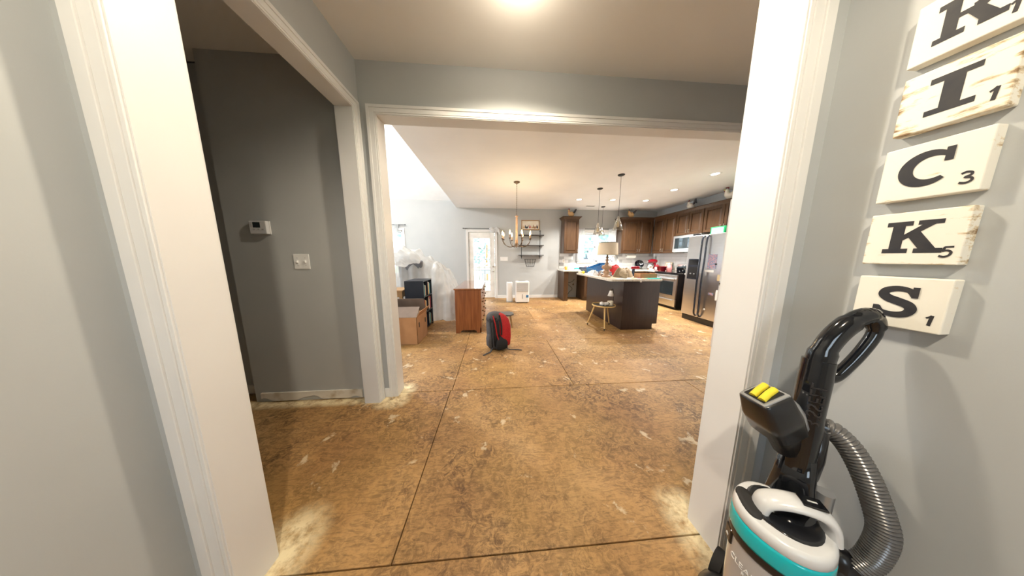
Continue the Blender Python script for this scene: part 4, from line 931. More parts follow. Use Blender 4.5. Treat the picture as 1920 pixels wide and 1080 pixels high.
# kitchen curtains
t = thing('curtain_rod','thin dark curtain rod above the kitchen window','curtain rod',(3.25,Y2-.06,2.185))
MB().cyl((2.56,Y2-.06,2.19),(3.84,Y2-.06,2.19),.006,n=8).build('rod','iron',t)
for x in (2.58,3.82): MB().box(x-.005,x+.005,Y2-.06,Y2,2.184,2.196).build('bracket','iron',t)
for i,(a,c_) in enumerate(((2.57,2.80),(3.58,3.835))):
    b = MB(); b.grid(lambda u,v: Vector((a+(c_-a)*u, Y2-.062+.016*math.sin(u*32), 2.20-(1.02 if i == 0 else .85)*v)),40,8)
    tag(b.build('window_curtain','sheer_white',solid=.002),('white curtain at the left side of the kitchen window','white curtain at the right side of the kitchen window')[i],'curtain','kitchen curtains')
def switch_plate(label, x0, x1, z0, z1, y, n):
    t = thing('switch_plate',label,'light switch',((x0+x1)/2,y,z0))
    MB().box(x0,x1,y-.006,y-.0002,z0,z1).build('plate','white_plastic',t,bevel=.003)
    for k in range(n):
        x = x0+(x1-x0)*(k+.5)/n; zc_ = (z0+z1)/2
        MB().obox((x,y-.010,zc_),(.010,.016,.022),Rx(.5 if k % 2 else -.5)).build('toggle','white_plastic',t,bevel=.001)
        for dz in (-.03,.03): MB().cyl((x,y-.006,zc_+dz),(x,y-.0072,zc_+dz),.003,n=8).build('screw','grey_plastic',t)
    return t
switch_plate('wide white switch plate right of the back door',.136,.37,1.185,1.31,Y2,4)
switch_plate('white double toggle switch plate below the thermostat',-1.675,-1.553,1.192,1.316,Y1,2)
# thermostat
th = thing('thermostat','white thermostat with dark display on the grey stair wall','thermostat',(-1.88,Y1,1.47))
MB().box(-1.947,-1.815,Y1-.006,Y1-.0002,1.472,1.578).build('wall_plate','white_plastic',th,bevel=.002)
hs = MB().box(-1.944,-1.818,Y1-.034,Y1-.006,1.474,1.576).build('housing','light_plastic',th,bevel=.005)
MB().box(-1.914,-1.862,Y1-.0352,Y1-.0335,1.522,1.564).build('display','dark_glass',hs)
for k in range(4): MB().box(-1.934,-1.922,Y1-.0352,Y1-.0338,1.526+k*.010,1.530+k*.010).build('vent_slot','grey_plastic',hs)
for x in (-1.91,-1.875,-1.845): MB().box(x-.007,x+.007,Y1-.0362,Y1-.0335,1.506,1.513).build('button','grey_plastic',hs)
MB().box(-1.936,-1.826,Y1-.0348,Y1-.0338,1.4985,1.4995).build('flap_seam','grey_plastic',hs)
# pipe shelf with picture and basket
ys = Y2-.002
sh = thing('pipe_shelf','black pipe wall shelf with three dark boards','shelf',(1.08,Y2,1.26))
for z in (1.365,1.668,1.972): MB().box(.70,1.48,Y2-.17,Y2-.02,z-.012,z+.010).build('shelf_board','shelf_board',sh,bevel=.002)
for x in (.79,1.365):
    p_ = MB().cyl((x,Y2-.10,1.262),(x,Y2-.10,2.10),.010,n=8).build('pipe','iron',sh)
    for z in (1.345,1.648,1.952): MB().cyl((x,Y2-.10,z-.02),(x,Y2-.10,z+.008),.018,n=8).cyl((x,Y2-.10,z-.006),(x,Y2,z-.006),.009,n=8).build('fitting','iron',p_)
    MB().cyl((x,Y2-.10,2.09),(x,Y2-.10,2.115),.016,n=8).cyl((x,Y2-.10,2.10),(x,Y2,2.10),.009,n=8).build('fitting','iron',p_)
pc = thing('hen_picture','wide framed picture of hens above the pipe shelf','picture',(1.06,Y2-.02,2.14))
x0,x1,z0_,z1_ = .79,1.352,2.138,2.432
MB().box(x0,x1,Y2-.030,Y2-.001,z0_,z0_+.022).box(x0,x1,Y2-.030,Y2-.001,z1_-.022,z1_).box(x0,x0+.022,Y2-.030,Y2-.001,z0_,z1_).box(x1-.022,x1,Y2-.030,Y2-.001,z0_,z1_).build('frame','oak',pc)
cv = MB().box(x0+.02,x1-.02,Y2-.014,Y2-.004,z0_+.02,z1_-.02).build('print','picture_ground',pc)
def blob(x,z,w,h,m):
    pts = [(-.5,.25),(-.42,.75),(-.36,1.0),(-.26,.95),(-.22,.62),(.05,.5),(.3,.62),(.45,1.0),(.52,.7),(.42,.25),(.2,0),(-.2,0)]
    MB().prism([(x+px*w, z+pz*h) for px,pz in pts],(0,Y2-.0142,0),(1,0,0),(0,0,1),.0012).build('hen_shape',m,cv)
for x,w,h,m in ((.87,.05,.09,'hen_buff'),(.955,.12,.11,'hen_dark'),(1.06,.05,.12,'book_red'),(1.13,.06,.08,'hen_buff'),(1.21,.14,.12,'wood_turned'),(1.29,.05,.13,'hen_dark')): blob(x,z0_+.045,w,h,m)
wb = thing('wire_basket','dark wire basket on the wall below the shelf','basket',(1.07,Y2-.06,1.01))
b = MB(); top=[(.90,1.235),(1.243,1.235)]; 
for yy in (Y2-.005, Y2-.11):
    for a_,c__ in (((.90,1.235),(1.243,1.235)),((.967,1.01),(1.187,1.01)),((.90,1.235),(.967,1.01)),((1.243,1.235),(1.187,1.01)),((.933,1.122),(1.215,1.122))): b.cyl((a_[0],yy,a_[1]),(c__[0],yy,c__[1]),.004,n=6)
    for f in (.25,.5,.75): b.cyl((.90+.343*f,yy,1.235),(.967+.22*f,yy,1.01),.003,n=6)
for x,z in ((.90,1.235),(1.243,1.235),(.967,1.01),(1.187,1.01),(1.07,1.01)): b.cyl((x,Y2-.005,z),(x,Y2-.11,z),.004,n=6)
b.build('wire_cage','iron',wb)
# dehumidifier and slim purifier
dh = thing('dehumidifier','white dehumidifier with grey grille and blue sticker','dehumidifier',(.74,6.05,0))
MB().box(.55,.935,5.92,6.17,.02,.625).build('body','white_plastic',dh,bevel=.025,seg=3)
gr = MB().box(.58,.905,5.915,5.922,.34,.585).build('grille','grey_plastic',dh,bevel=.002)
for k in range(11): MB().box(.585,.90,5.910,5.916,.350+k*.021,.361+k*.021).build('slat','light_plastic',gr)
MB().box(.735,.745,5.916,5.921,.13,.26).build('water_window','dark_matte',dh)
MB().box(.845,.915,5.916,5.921,.165,.235).build('sticker','blue_plastic',dh)
MB().box(.64,.84,5.98,6.10,.622,.630).build('control_panel','grey_plastic',dh)
for x in (.60,.88):
    for y in (5.97,6.12): MB().cyl((x,y,0),(x,y,.03),.018,n=10).build('caster','black_plastic',dh)
ap = thing('air_purifier','slim white tower air purifier left of the dehumidifier','air purifier',(.39,6.2,0))
MB().prism(rounded(-.085,.085,-.14,.14,.06),(.39,6.22,.02),(1,0,0),(0,1,0),.56).build('body','white_plastic',ap,bevel=.02,seg=3)
MB().box(.475,.479,6.14,6.30,.10,.52).build('side_grille','grey_plastic',ap)
MB().prism(rounded(-.09,.09,-.15,.15,.06),(.39,6.22,0),(1,0,0),(0,1,0),.025).build('foot','grey_plastic',ap)
MB().box(.33,.45,6.17,6.27,.578,.584).build('control_panel','grey_plastic',ap)

# ================================================================== GREAT ROOM SIDE
# dresser, drawers to the right
dX0,dX1,dY0,dY1,dh_ = -.695,-.262,3.575,4.84,.775
ds = thing('dresser','brown wooden dresser with drawers facing the kitchen','dresser',((dX0+dX1)/2,(dY0+dY1)/2,0))
MB().box(dX0+.01,dX1-.02,dY0+.01,dY1-.01,.085,dh_-.025).build('carcass','dresser_wood',ds)
foot = [(dX0,0),(dX0+.075,0),(dX0+.085,.035),(dX0+.12,.055),(dX0+.16,.05),(dX1-.16,.05),(dX1-.12,.055),(dX1-.085,.035),(dX1-.075,0),(dX1,0),(dX1,dh_-.025),(dX0,dh_-.025)]
for y in (dY0+.018,dY1): MB().prism(foot,(0,y,0),(1,0,0),(0,0,1),.018).build('side_panel','dresser_wood',ds,bevel=.002)
MB().box(dX0-.015,dX1+.022,dY0-.018,dY1+.018,dh_-.025,dh_).build('top','dresser_top',ds,bevel=.007,seg=3)
ff = [(dY0,0),(dY0+.09,0),(dY0+.11,.05),(dY0+.2,.075),(dY1-.2,.075),(dY1-.11,.05),(dY1-.09,0),(dY1,0),(dY1,.09),(dY0,.09)]
MB().prism(ff,(dX1-.018,0,0),(0,1,0),(0,0,1),.018).build('apron','dresser_wood',ds)
W_ = dY1-dY0-.05
for r,(za,zb_,n) in enumerate(((.60,.735,3),(.44,.59,2),(.27,.43,2),(.10,.26,2))):
    for k in range(n):
        ya = dY0+.025+W_*k/n+.008; yb = dY0+.025+W_*(k+1)/n-.008
        d = MB().box(dX1-.02,dX1+.004,ya,yb,za,zb_).build('drawer','dresser_front',ds,bevel=.004)
        for f in ((.5,) if n == 3 else (.25,.75)):
            yk = ya+(yb-ya)*f; MB().lathe([(.007,0),(.007,.012),(.017,.018),(.016,.027),(0,.031)],(dX1+.004,yk,(za+zb_)/2),10,rot=Ry(PI/2)).build('knob','brass_dark',d)

# cardboard box with open flaps
bx0,bx1,by0,by1,bh = -1.70,-1.172,3.13,3.585,.415
cb_ = thing('cardboard_box','open brown cardboard moving box beside the doorway','box',((bx0+bx1)/2,(by0+by1)/2,0))
e=.005
MB().box(bx0,bx1,by0,by1,0,e).build('box_floor','cardboard',cb_)
MB().box(bx0,bx1,by0,by0+e,0,bh).build('box_side','cardboard',cb_); MB().box(bx0,bx1,by1-e,by1,0,bh).build('box_side','cardboard',cb_)
MB().box(bx0,bx0+e,by0,by1,0,bh).build('box_side','cardboard',cb_)
sd = MB().box(bx1-e,bx1,by0,by1,0,bh).build('box_side','cardboard',cb_)
for yk in (3.22,3.50): MB().box(bx1-.001,bx1+.002,yk-.018,yk+.018,.24,.315).build('hand_hole','dark_matte',sd)
def flap(p,q,dirv,L,m='cardboard_in'):
    p,q,d = Vector(p),Vector(q),Vector(dirv).normalized()*L; MB().add([p,q,q+d,p+d],[(0,1,2,3)]).build('flap',m,cb_,solid=.005)
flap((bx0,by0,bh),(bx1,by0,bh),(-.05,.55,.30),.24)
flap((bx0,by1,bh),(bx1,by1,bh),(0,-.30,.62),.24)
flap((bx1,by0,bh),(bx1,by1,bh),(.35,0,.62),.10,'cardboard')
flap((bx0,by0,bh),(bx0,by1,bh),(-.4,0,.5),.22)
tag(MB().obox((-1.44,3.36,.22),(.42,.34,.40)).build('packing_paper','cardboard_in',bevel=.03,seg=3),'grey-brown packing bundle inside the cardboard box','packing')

# black bookcase with books
kx0,kx1,ky0,ky1,kh = -1.56,-1.245,3.72,4.19,.89
bk = thing('bookcase','low black cube bookcase behind the cardboard box','bookcase',((kx0+kx1)/2,(ky0+ky1)/2,0))
for y in (ky0,ky1-.018): MB().box(kx0,kx1,y,y+.018,0,kh-.018).build('side_panel','black_lam',bk,bevel=.001)
MB().box(kx0,kx1,ky0,ky1,kh-.018,kh).build('top','black_lam',bk,bevel=.001)
MB().box(kx0,kx0+.006,ky0,ky1,0,kh-.018).build('back','black_lam',bk)
MB().box(kx0,kx1-.004,(ky0+ky1)/2-.008,(ky0+ky1)/2+.008,.05,kh-.018).build('divider','black_lam',bk)
sz = [.05,.33,.61]
for z in sz: MB().box(kx0,kx1-.004,ky0+.018,ky1-.018,z-.016,z).build('shelf','black_lam',bk)
cols = ['book_white','book_teal','book_teal','book_tan','book_white','book_navy','book_red','book_yellow']
bi = 0
names_b = {'book_white':'white','book_teal':'teal','book_tan':'tan','book_navy':'navy','book_red':'red','book_yellow':'yellow'}
shelfn = {0:'bottom',1:'middle',2:'top'}
cnt = {}
for si,z in enumerate(sz):
    for half in (0,1):
        y = (ky0+.022) if half == 0 else (ky0+ky1)/2+.011; lim = (ky0+ky1)/2-.012 if half == 0 else ky1-.022
        k = 0
        while y < lim-.04 and k < 6:
            w_ = random.uniform(.020,.036); hh = random.uniform(.17,.23); dd = random.uniform(.14,.2); cm = cols[bi % len(cols)]; bi += 1
            key = (si,half,cm); cnt[key] = cnt.get(key,0)+1
            t = thing('book','%s book, %s of its colour on the %s half of the %s black shelf' % (names_b[cm], ('first','second','third')[min(2,cnt[key]-1)], ('near','far')[half], shelfn[si]),'book',(kx1-.02-dd/2,y+w_/2,z),0,'books in the black bookcase')
            MB().box(kx1-.02-dd,kx1-.02,y,y+w_,z,z+hh).build('cover',cm,t,bevel=.002,seg=1)
            MB().box(kx1-.018-dd,kx1-.024,y+.003,y+w_-.003,z+.003,z+hh+.0008).build('pages','paper',t)
            y += w_+.0015; k += 1

# wooden desk with things, mostly hidden behind the jamb
dk = thing('writing_desk','light wooden desk behind the black bookcase','desk',(-2.0,3.98,0))
MB().box(-2.35,-1.62,3.78,4.18,.70,.725).build('desk_top','oak',dk,bevel=.003); MB().box(-2.33,-1.64,3.80,4.16,.60,.70).build('apron','oak',dk)
for x in (-2.30,-1.67):
    for y in (3.83,4.13): MB().obox((x,y,.30),(.05,.05,.60)).build('leg','oak',dk)
MB().box(-2.32,-1.65,3.81,4.15,.25,.268).build('lower_shelf','oak',dk)
tag(MB().obox((-2.0,3.98,.806),(.28,.05,.16),Rx(-.15)).build('picture_frame','dark_matte',bevel=.004),'dark picture frame standing on the light wooden desk','frame')
tag(MB().obox((-1.86,3.98,.35),(.26,.25,.16)).build('storage_box','white_cloth',bevel=.01),'white box on the lower shelf of the desk','box')

# polythene sheet over a heap of furniture
gc = thing('covered_armchair','grey armchair under the plastic sheet','armchair',(-1.75,5.0,0))
MB().box(-2.10,-1.45,4.72,5.45,.12,.48).build('seat','grey_cloth',gc,bevel=.04,seg=3); MB().obox((-1.80,4.72,.92),(.50,.16,.62),Rx(.1)).build('backrest','grey_cloth',gc,bevel=.05,seg=3)
for x in (-2.14,-1.41): MB().box(x-.06,x+.06,4.70,5.45,.12,.66).build('armrest','grey_cloth',gc,bevel=.03,seg=3)
for x in (-2.08,-1.47):
    for y in (4.76,5.40): MB().cyl((x,y,0),(x,y,.13),.022,n=8).build('leg','oak',gc)
tag(MB().box(-1.26,-.98,4.55,5.05,0,.52).build('wrapped_carton','white_cloth',bevel=.01),'pale carton standing under the plastic sheet','box')
def ridge(x):   # height of the sheet's crest along x
    pts = [(-2.7,.75),(-2.45,1.05),(-2.2,1.36),(-2.0,1.45),(-1.75,1.44),(-1.55,1.28),(-1.30,1.17),(-1.12,1.0),(-.98,.72),(-.90,.50),(-.86,.10)]
    if x <= pts[0][0]: return pts[0][1]
    for (a_,h0),(b_,h1) in zip(pts[:-1],pts[1:]):
        if x <= b_: f=(x-a_)/(b_-a_); f=f*f*(3-2*f); return h0+(h1-h0)*f
    return .05
def sheetf(u,v):
    x = -2.75+u*1.90; hr = ridge(x); s = v*2-1          # s: front(-1) to back(+1)
    prof = 1-abs(s)**3.2
    yy = 4.98 + s*(.52+.10*(1-hr/1.5)) + (.10*(1-prof))*s
    n1 = noise.noise((x*3.1, s*1.6, .7)); n2 = noise.noise((x*8.5, s*3.0, 4.2)); n3 = abs(noise.noise((x*5+s*2, s*4-x*3, 9.1)))
    z = hr*prof + (.10*n1+.05*n2+.09*n3)*(.25+prof*.75)*min(1,hr*1.5)
    yy += .07*n2 + .05*noise.noise((x*14, s*2, 2.0))*abs(s)
    # wads: the crest is bunched and rolled
    yy -= .20*max(0,prof-.6)*max(0,1-abs(x+1.95)/.5)
    xx = x + .05*n1*abs(s) + .03*noise.noise((s*9, x*6, 6.6))
    return Vector((xx, yy, max(.004, z)))
b = MB(); b.grid(sheetf, 150, 90)
tag(b.build('plastic_sheet','poly_sheet'),'big translucent plastic sheet draped over furniture by the window','plastic sheet')
def wad(u,v):
    a = 2*PI*u; x = -2.35+v*.85; r_ = .13+.05*math.sin(PI*v)
    c = Vector((x, 4.46-.05*v, 1.33+.06*math.sin(PI*v)-.10*v)); d = 1+.45*noise.noise((math.cos(a)*1.6,math.sin(a)*1.6,v*5))+.2*noise.noise((math.cos(a)*4,math.sin(a)*4,v*14))
    k = math.sin(PI*min(1,max(0,v)))**.35
    return c+Vector((0,math.cos(a)*r_*d*k*1.0,math.sin(a)*r_*d*k))
wd_ = MB().grid(wad,40,40,wrap=True).build('rolled_fold','poly_sheet',bpy.data.objects['plastic_sheet'])

# stool
sx,sy,shh = .13,3.92,.25
sl_ = thing('step_stool','low wooden stool with dark seat behind the red backpack','stool',(sx,sy,0))
MB().prism([(-.19,-.11),(.12,-.13),(.19,-.06),(.19,.06),(.12,.13),(-.19,.11)],(sx,sy,shh-.03),(1,0,0),(0,1,0),.03).build('seat','stool_seat',sl_,bevel=.004)
for a_,c_ in ((-1,-1),(-1,1),(1,-1),(1,1)): MB().tube([(sx+a_*.17,sy+c_*.10,0),(sx+a_*.13,sy+c_*.075,shh-.03)],[.017,.02],10).build('leg','oak',sl_)

# backpack
bp0 = Vector((.02,2.93,0)); br = .35
bp_ = thing('backpack','red and grey hiking backpack standing on the bare floor','backpack',bp0,br)
def loft(secs, n=24, p=3.2):
    vs=[]
    for (cx_,cy_,z,a_,b_) in secs:
        for k in range(n):
            t_ = 2*PI*k/n; c_,s_ = math.cos(t_),math.sin(t_)
            vs.append((cx_+a_*math.copysign(abs(c_)**(2/p),c_), cy_+b_*math.copysign(abs(s_)**(2/p),s_), z))
    m = len(secs); fs=[(i*n+k,i*n+(k+1)%n,(i+1)*n+(k+1)%n,(i+1)*n+k) for i in range(m-1) for k in range(n)]+[tuple(reversed(range(n))),tuple(range((m-1)*n,m*n))]
    return MB().add(vs,fs,True)
loft([(0,.02,0,.10,.06),(0,.02,.015,.125,.085),(0,.02,.06,.135,.095),(-.005,.025,.20,.145,.10),(-.01,.03,.34,.145,.095),(-.02,.04,.44,.13,.085),(-.03,.05,.485,.10,.07),(-.035,.055,.51,.06,.045),(-.035,.055,.52,.02,.02)]).build('main_bag','grey_fabric',bp_,local=True)
loft([(.065,-.07,.05,.055,.03),(.068,-.085,.08,.075,.05),(.075,-.085,.20,.08,.055),(.078,-.07,.34,.078,.05),(.070,-.045,.44,.066,.045),(.05,-.02,.485,.05,.04),(.03,.0,.515,.02,.02)]).build('front_panel','red_fabric',bp_,local=True)
loft([(.01,-.098,.02,.06,.025),(.01,-.115,.04,.085,.035),(.012,-.118,.12,.085,.035),(.02,-.105,.20,.06,.028),(.02,-.10,.215,.03,.015)]).build('lower_pocket','black_fabric',bp_,local=True)
loft([(-.125,-.02,.04,.02,.05),(-.14,-.02,.07,.03,.06),(-.145,-.02,.17,.03,.06),(-.14,-.01,.23,.015,.04)]).build('side_pocket','grey_fabric',bp_,local=True)
loft([(-.02,.03,.42,.138,.095),(-.028,.04,.475,.118,.084),(-.03,.045,.51,.09,.064),(-.03,.05,.528,.03,.03)]).build('top_lid','grey_fabric',bp_,local=True)
loft([(-.045,-.065,.06,.035,.02),(-.05,-.072,.2,.045,.024),(-.055,-.06,.36,.045,.024),(-.05,-.03,.46,.03,.02)],18).build('back_pad','black_fabric',bp_,local=True)
for pts,m,r_ in (([(-.09,-.055,.50),(-.075,-.095,.38),(-.055,-.105,.24),(-.02,-.125,.10),(.0,-.11,.03)],'red_fabric',.020),([(-.135,-.04,.46),(-.135,-.085,.34),(-.12,-.09,.18),(-.11,-.075,.06)],'black_fabric',.022),([(.0,-.06,.50),(.005,-.125,.36),(.0,-.135,.24)],'black_fabric',.012)):
    MB().tube(spline(pts,6),r_,8,flat=.35).build('strap',m,bp_,local=True)
for pts in ([(-.11,-.06,.05),(-.15,-.10,.012),(-.22,-.13,.006),(-.27,-.16,.006)],[(.08,-.09,.03),(.13,-.13,.006),(.22,-.17,.006),(.27,-.22,.006)]):
    MB().tube(spline(pts,6),.012,8,flat=.35).build('tail_strap','grey_fabric',bp_,local=True)

# ================================================================== LETTER BLOCKS ON THE ENTRY WALL
def prs(b, poly, o, u, v, d): b.prism(poly, o, u, v, d)
def stroke(path, ws):
    path = [Vector((p[0],p[1],0)) for p in path]; quads=[]; L=[]; R_=[]
    for i,p in enumerate(path):
        t_ = (path[min(i+1,len(path)-1)]-path[max(i-1,0)]).normalized(); n_ = Vector((-t_.y,t_.x,0)); w_ = ws[i] if isinstance(ws,(list,tuple)) else ws
        L.append(p+n_*w_/2); R_.append(p-n_*w_/2)
    for i in range(len(path)-1): quads.append([(R_[i].x,R_[i].y),(R_[i+1].x,R_[i+1].y),(L[i+1].x,L[i+1].y),(L[i].x,L[i].y)])
    return quads
def rect(x0,y0,x1,y1): return [(x0,y0),(x1,y0),(x1,y1),(x0,y1)]
def sp2(pts,n=6): return [(p.x,p.y) for p in spline([(x,y,0) for x,y in pts],n)]
def arc(cx_,cy_,rx,ry,a0,a1,n=28): return [(cx_+rx*math.cos(math.radians(a0+(a1-a0)*i/n)), cy_+ry*math.sin(math.radians(a0+(a1-a0)*i/n))) for i in range(n+1)]
def glyph(ch):
    if ch == 'I': return [rect(.34,0,.66,1), rect(.12,0,.88,.15), rect(.12,.85,.88,1)]
    if ch == 'K': return [rect(.13,0,.38,1), rect(0,0,.52,.14), rect(0,.86,.52,1), [(.38,.40),(.38,.58),(.74,.90),(.98,.90)], rect(.62,.87,1.08,1), [(.47,.52),(.68,.68),(1.06,.10),(.74,.10)], rect(.64,0,1.16,.14)]
    if ch == 'R':
        q=[rect(.13,0,.38,1), rect(0,0,.52,.14), rect(0,.86,.4,1), rect(.36,.88,.62,1), rect(.36,.44,.62,.56)]
        q+=stroke(arc(.60,.72,.21,.22,90,-90,14),.24); q+=[[(.48,.50),(.74,.50),(1.04,.10),(.74,.10)], rect(.72,0,1.14,.14)]; return q
    if ch == 'C':
        a=arc(.5,.5,.40,.42,48,312,36); n=len(a); q=stroke(a,[.10+.17*math.sin(PI*i/(n-1))**.8 for i in range(n)]); return q+[rect(.74,.62,.88,1.0)]
    if ch == 'S':
        a=sp2([(.80,.72),(.70,.88),(.48,.93),(.27,.86),(.22,.72),(.33,.60),(.52,.52),(.73,.42),(.80,.27),(.70,.12),(.48,.07),(.24,.13),(.14,.30)],5); n=len(a)
        return stroke(a,[.13+.11*math.sin(PI*i/(n-1))**1.2 for i in range(n)])+[rect(.76,.66,.88,1.0),rect(.06,0,.18,.34)]
    if ch == '1': return stroke([(.5,0),(.55,.5),(.60,1.0)],.24)+stroke([(.60,.97),(.42,.82),(.26,.72)],.16)
    if ch == '3': return stroke(sp2([(.15,.86),(.40,.98),(.70,.88),(.66,.66),(.38,.54),(.72,.44),(.78,.20),(.48,.03),(.12,.12)],4),.17)
    if ch == '5': return stroke([(.85,.94),(.34,.92)],.16)+stroke([(.36,.96),(.28,.54)],.16)+stroke(sp2([(.24,.55),(.52,.62),(.76,.46),(.68,.16),(.40,.03),(.10,.12)],4),.17)
FXX = XER-.030
blocks = [('R','1',1.770,.136,.006,'smooth cream letter block painted R at the top of the column'),('I','1',1.606,.138,-.004,'badly worn letter block painted I second from the top'),('C','3',1.440,.134,.006,'white letter block painted C in the middle of the column'),('K','5',1.274,.134,.004,'worn letter block painted K second from the bottom'),('S','1',1.106,.134,-.006,'white letter block painted S at the bottom behind the cleaner handle')]
for ch_,num,z,hh,dy,lab in blocks:
    paint = dict(R='sign_clean', I='sign_worn', C='sign_light', K='sign_mid', S='sign_clean')[ch_]
    ya, yb = .547+dy*.3, .416+dy*.3                     # left rim (far) and right rim (near)
    t = thing('letter_block',lab,'letter block',(XER,(ya+yb)/2,z),0,'letter blocks on the entry wall')
    MB().box(FXX,XER-.0005,yb,ya,z,z+hh).build('block',paint,t,bevel=.0025)
    W = ya-yb; lh = hh*.60; u_ = Vector((0,-1,0)); v_2 = Vector((0,0,1))
    b = MB(); o_ = Vector((FXX-.0008, ya-W*.22, z+hh*.22))
    for k,pl in enumerate(glyph(ch_)): b.prism(pl, o_+Vector((-.00002*k,0,0)), u_*(lh*(.86 if ch_ in 'KR' else .92)), v_2*lh, -.0008)
    fixn(b.build('letter','ink',t))
    b = MB(); o_ = Vector((FXX-.0008, ya-W*.80, z+hh*.14))
    for k,pl in enumerate(glyph(num)): b.prism(pl, o_+Vector((-.00002*k,0,0)), u_*(hh*.15), v_2*(hh*.19), -.0008)
    fixn(b.build('numeral','ink',t))

# ================================================================== UPRIGHT CARPET CLEANER / VACUUM
VX,VY,VR = .920,.508,.45
vc = thing('upright_vacuum','black and teal upright vacuum with hose beside the right jamb','vacuum',(VX,VY,0),VR)
VB = lambda b,n,m,p=vc,**k: b.build(n,m,p,local=True,**k)
# floor head and wheels
VB(loft([(-.14,0,.01,.15,.15),(-.14,0,.03,.16,.16),(-.14,0,.065,.15,.155),(-.12,0,.09,.11,.13),(-.10,0,.10,.07,.10)],28,4),'floor_head','black_plastic')
for s in (-1,1): VB(MB().cyl((.02,s*.11,.06),(.02,s*.14,.06),.06,n=20),'wheel','dark_matte')
# spine body
VB(loft([(.00,0,.06,.07,.075),(.01,0,.2,.065,.07),(.015,0,.40,.06,.065),(.01,0,.52,.05,.055),(.0,0,.62,.036,.042),(-.005,0,.70,.028,.034)],20,3),'spine','black_gloss')
neck = VB(MB().tube(spline([(-.005,0,.66),(-.004,0,.80),(0,0,.95),(.004,0,1.0)],5),[.034]*6+[.032]*5+[.031]*5,14,flat=1.0),'neck','black_gloss')
hp = spline([(.002,0,.985),(.012,0,1.035),(.045,0,1.082),(.09,0,1.118),(.132,0,1.134),(.162,0,1.122),(.172,0,1.085),(.146,0,1.035),(.106,0,.985),(.068,0,.950),(.024,0,.945)],5)
_hr = Rz(-.17-VR); hp = [_hr @ Vector((p.x*.70, p.y, p.z)) for p in hp]
VB(MB().tube(hp,[.030]*5+[.026]*10+[.023]*8+[.019]*6+[.015]*(len(hp)-29),14,flat=.85,upv=tuple(_hr @ Vector((0,1,0)))),'handle_loop','black_gloss')
# embossed brand word on the neck
def text_mesh(s, size, fn, name, m, parent, ext=.0006):
    cu_ = bpy.data.curves.new('txt','FONT'); cu_.body = s; cu_.size = size; cu_.extrude = ext; cu_.align_x='CENTER'; cu_.align_y='CENTER'; cu_.resolution_u = 3
    o = bpy.data.objects.new('txt',cu_); COL.objects.link(o); bpy.context.view_layer.update()
    me = bpy.data.meshes.new_from_object(o.evaluated_get(bpy.context.evaluated_depsgraph_get())); bpy.data.objects.remove(o)
    for v_ in me.vertices: v_.co = fn(v_.co.copy())
    me.materials.clear(); me.materials.append(MT[m]); q = bpy.data.objects.new(name,me); COL.objects.link(q); q.parent = parent; WM[q] = WM[parent]; return q
def on_neck(p):   # reads upward on the side facing the hall/camera
    a = PI+.35 + p.y/.0325; r_ = .0325+p.z; return Vector((-.003+r_*math.cos(a), r_*math.sin(a), .875+p.x))
text_mesh('BISSELL',.042,on_neck,'lettering','emboss',neck)
# canister
cc = Vector((-.115,0,0)); ca_,cb2 = .098,.092
def oval(z,s=1.0,dx=0,tilt=.0): return (cc.x+dx,0,z,ca_*s,cb2*s)
can = VB(loft([oval(.10,.85),oval(.12,.93),oval(.30,.97),oval(.47,1.0),oval(.485,1.0)],36,2.2),'dirt_canister','canister_clear')
TI = Ry(-.0)
VB(loft([oval(.445,1.022),oval(.450,1.035),oval(.468,1.04),oval(.474,1.025)],36,2.2),'seal_ring','black_plastic')
VB(loft([oval(.471,1.04),oval(.478,1.06),oval(.515,1.045),oval(.524,1.02)],36,2.2),'teal_band','teal_band')
VB(loft([oval(.522,1.0),oval(.527,1.035),oval(.545,1.02),oval(.556,.96),oval(.556,.90)],36,2.2),'lid','light_plastic')
VB(loft([oval(.548,.80,.010),oval(.5575,.78,.010),oval(.5585,.70,.010)],30,2.2),'lid_well','black_gloss')
_rot = lambda b: (setattr(b,'v',[cc + Rz(-1.0) @ (p-cc) for p in b.v]), b)[1]
VB(_rot(loft([(-.183,0,.553,.022,.05),(-.183,0,.561,.020,.046),(-.183,0,.562,.01,.03)],20,2.4)),'filter_cap','dark_matte')
ch2 = VB(_rot(MB().tube(spline([(-.160,.0,.550),(-.152,0,.582),(-.125,0,.600),(-.085,0,.610),(-.050,0,.606),(-.030,0,.585),(-.022,0,.545)],6),[.015]*37,14,flat=2.0,upv=(0,1,0))),'carry_handle','light_plastic')
VB(_rot(MB().obox((-.066,0,.625),(.045,.034,.006),Ry(-.06))),'release_button','black_gloss',ch2,bevel=.002)
VB(_rot(MB().obox((-.066,0,.6285),(.018,.004,.001),Ry(-.06))),'button_mark','print_white',ch2)
VB(_rot(MB().obox((cc.x-.095,.0,.425),(.012,.032,.05))),'latch','black_plastic',can,bevel=.004)
VB(_rot(MB().obox((cc.x-.1015,.0,.420),(.002,.010,.006))),'latch_mark','print_white',can)
def on_can(z0,ac):
    def fn(p):
        a = ac + p.x/.098; r1,r2 = ca_*.995+.0008+p.z, cb2*.995+.0008+p.z; pw = 2/2.2; c_,s_ = math.cos(a),math.sin(a)
        return Vector((cc.x+r1*math.copysign(abs(c_)**pw,c_), r2*math.copysign(abs(s_)**pw,s_), z0+p.y))
    return fn
text_mesh('CLEANVIEW',.025,on_can(.382,PI-.12),'lettering','print_white',can)
text_mesh('REWIND',.015,on_can(.364,PI-.12),'lettering','print_white',can)
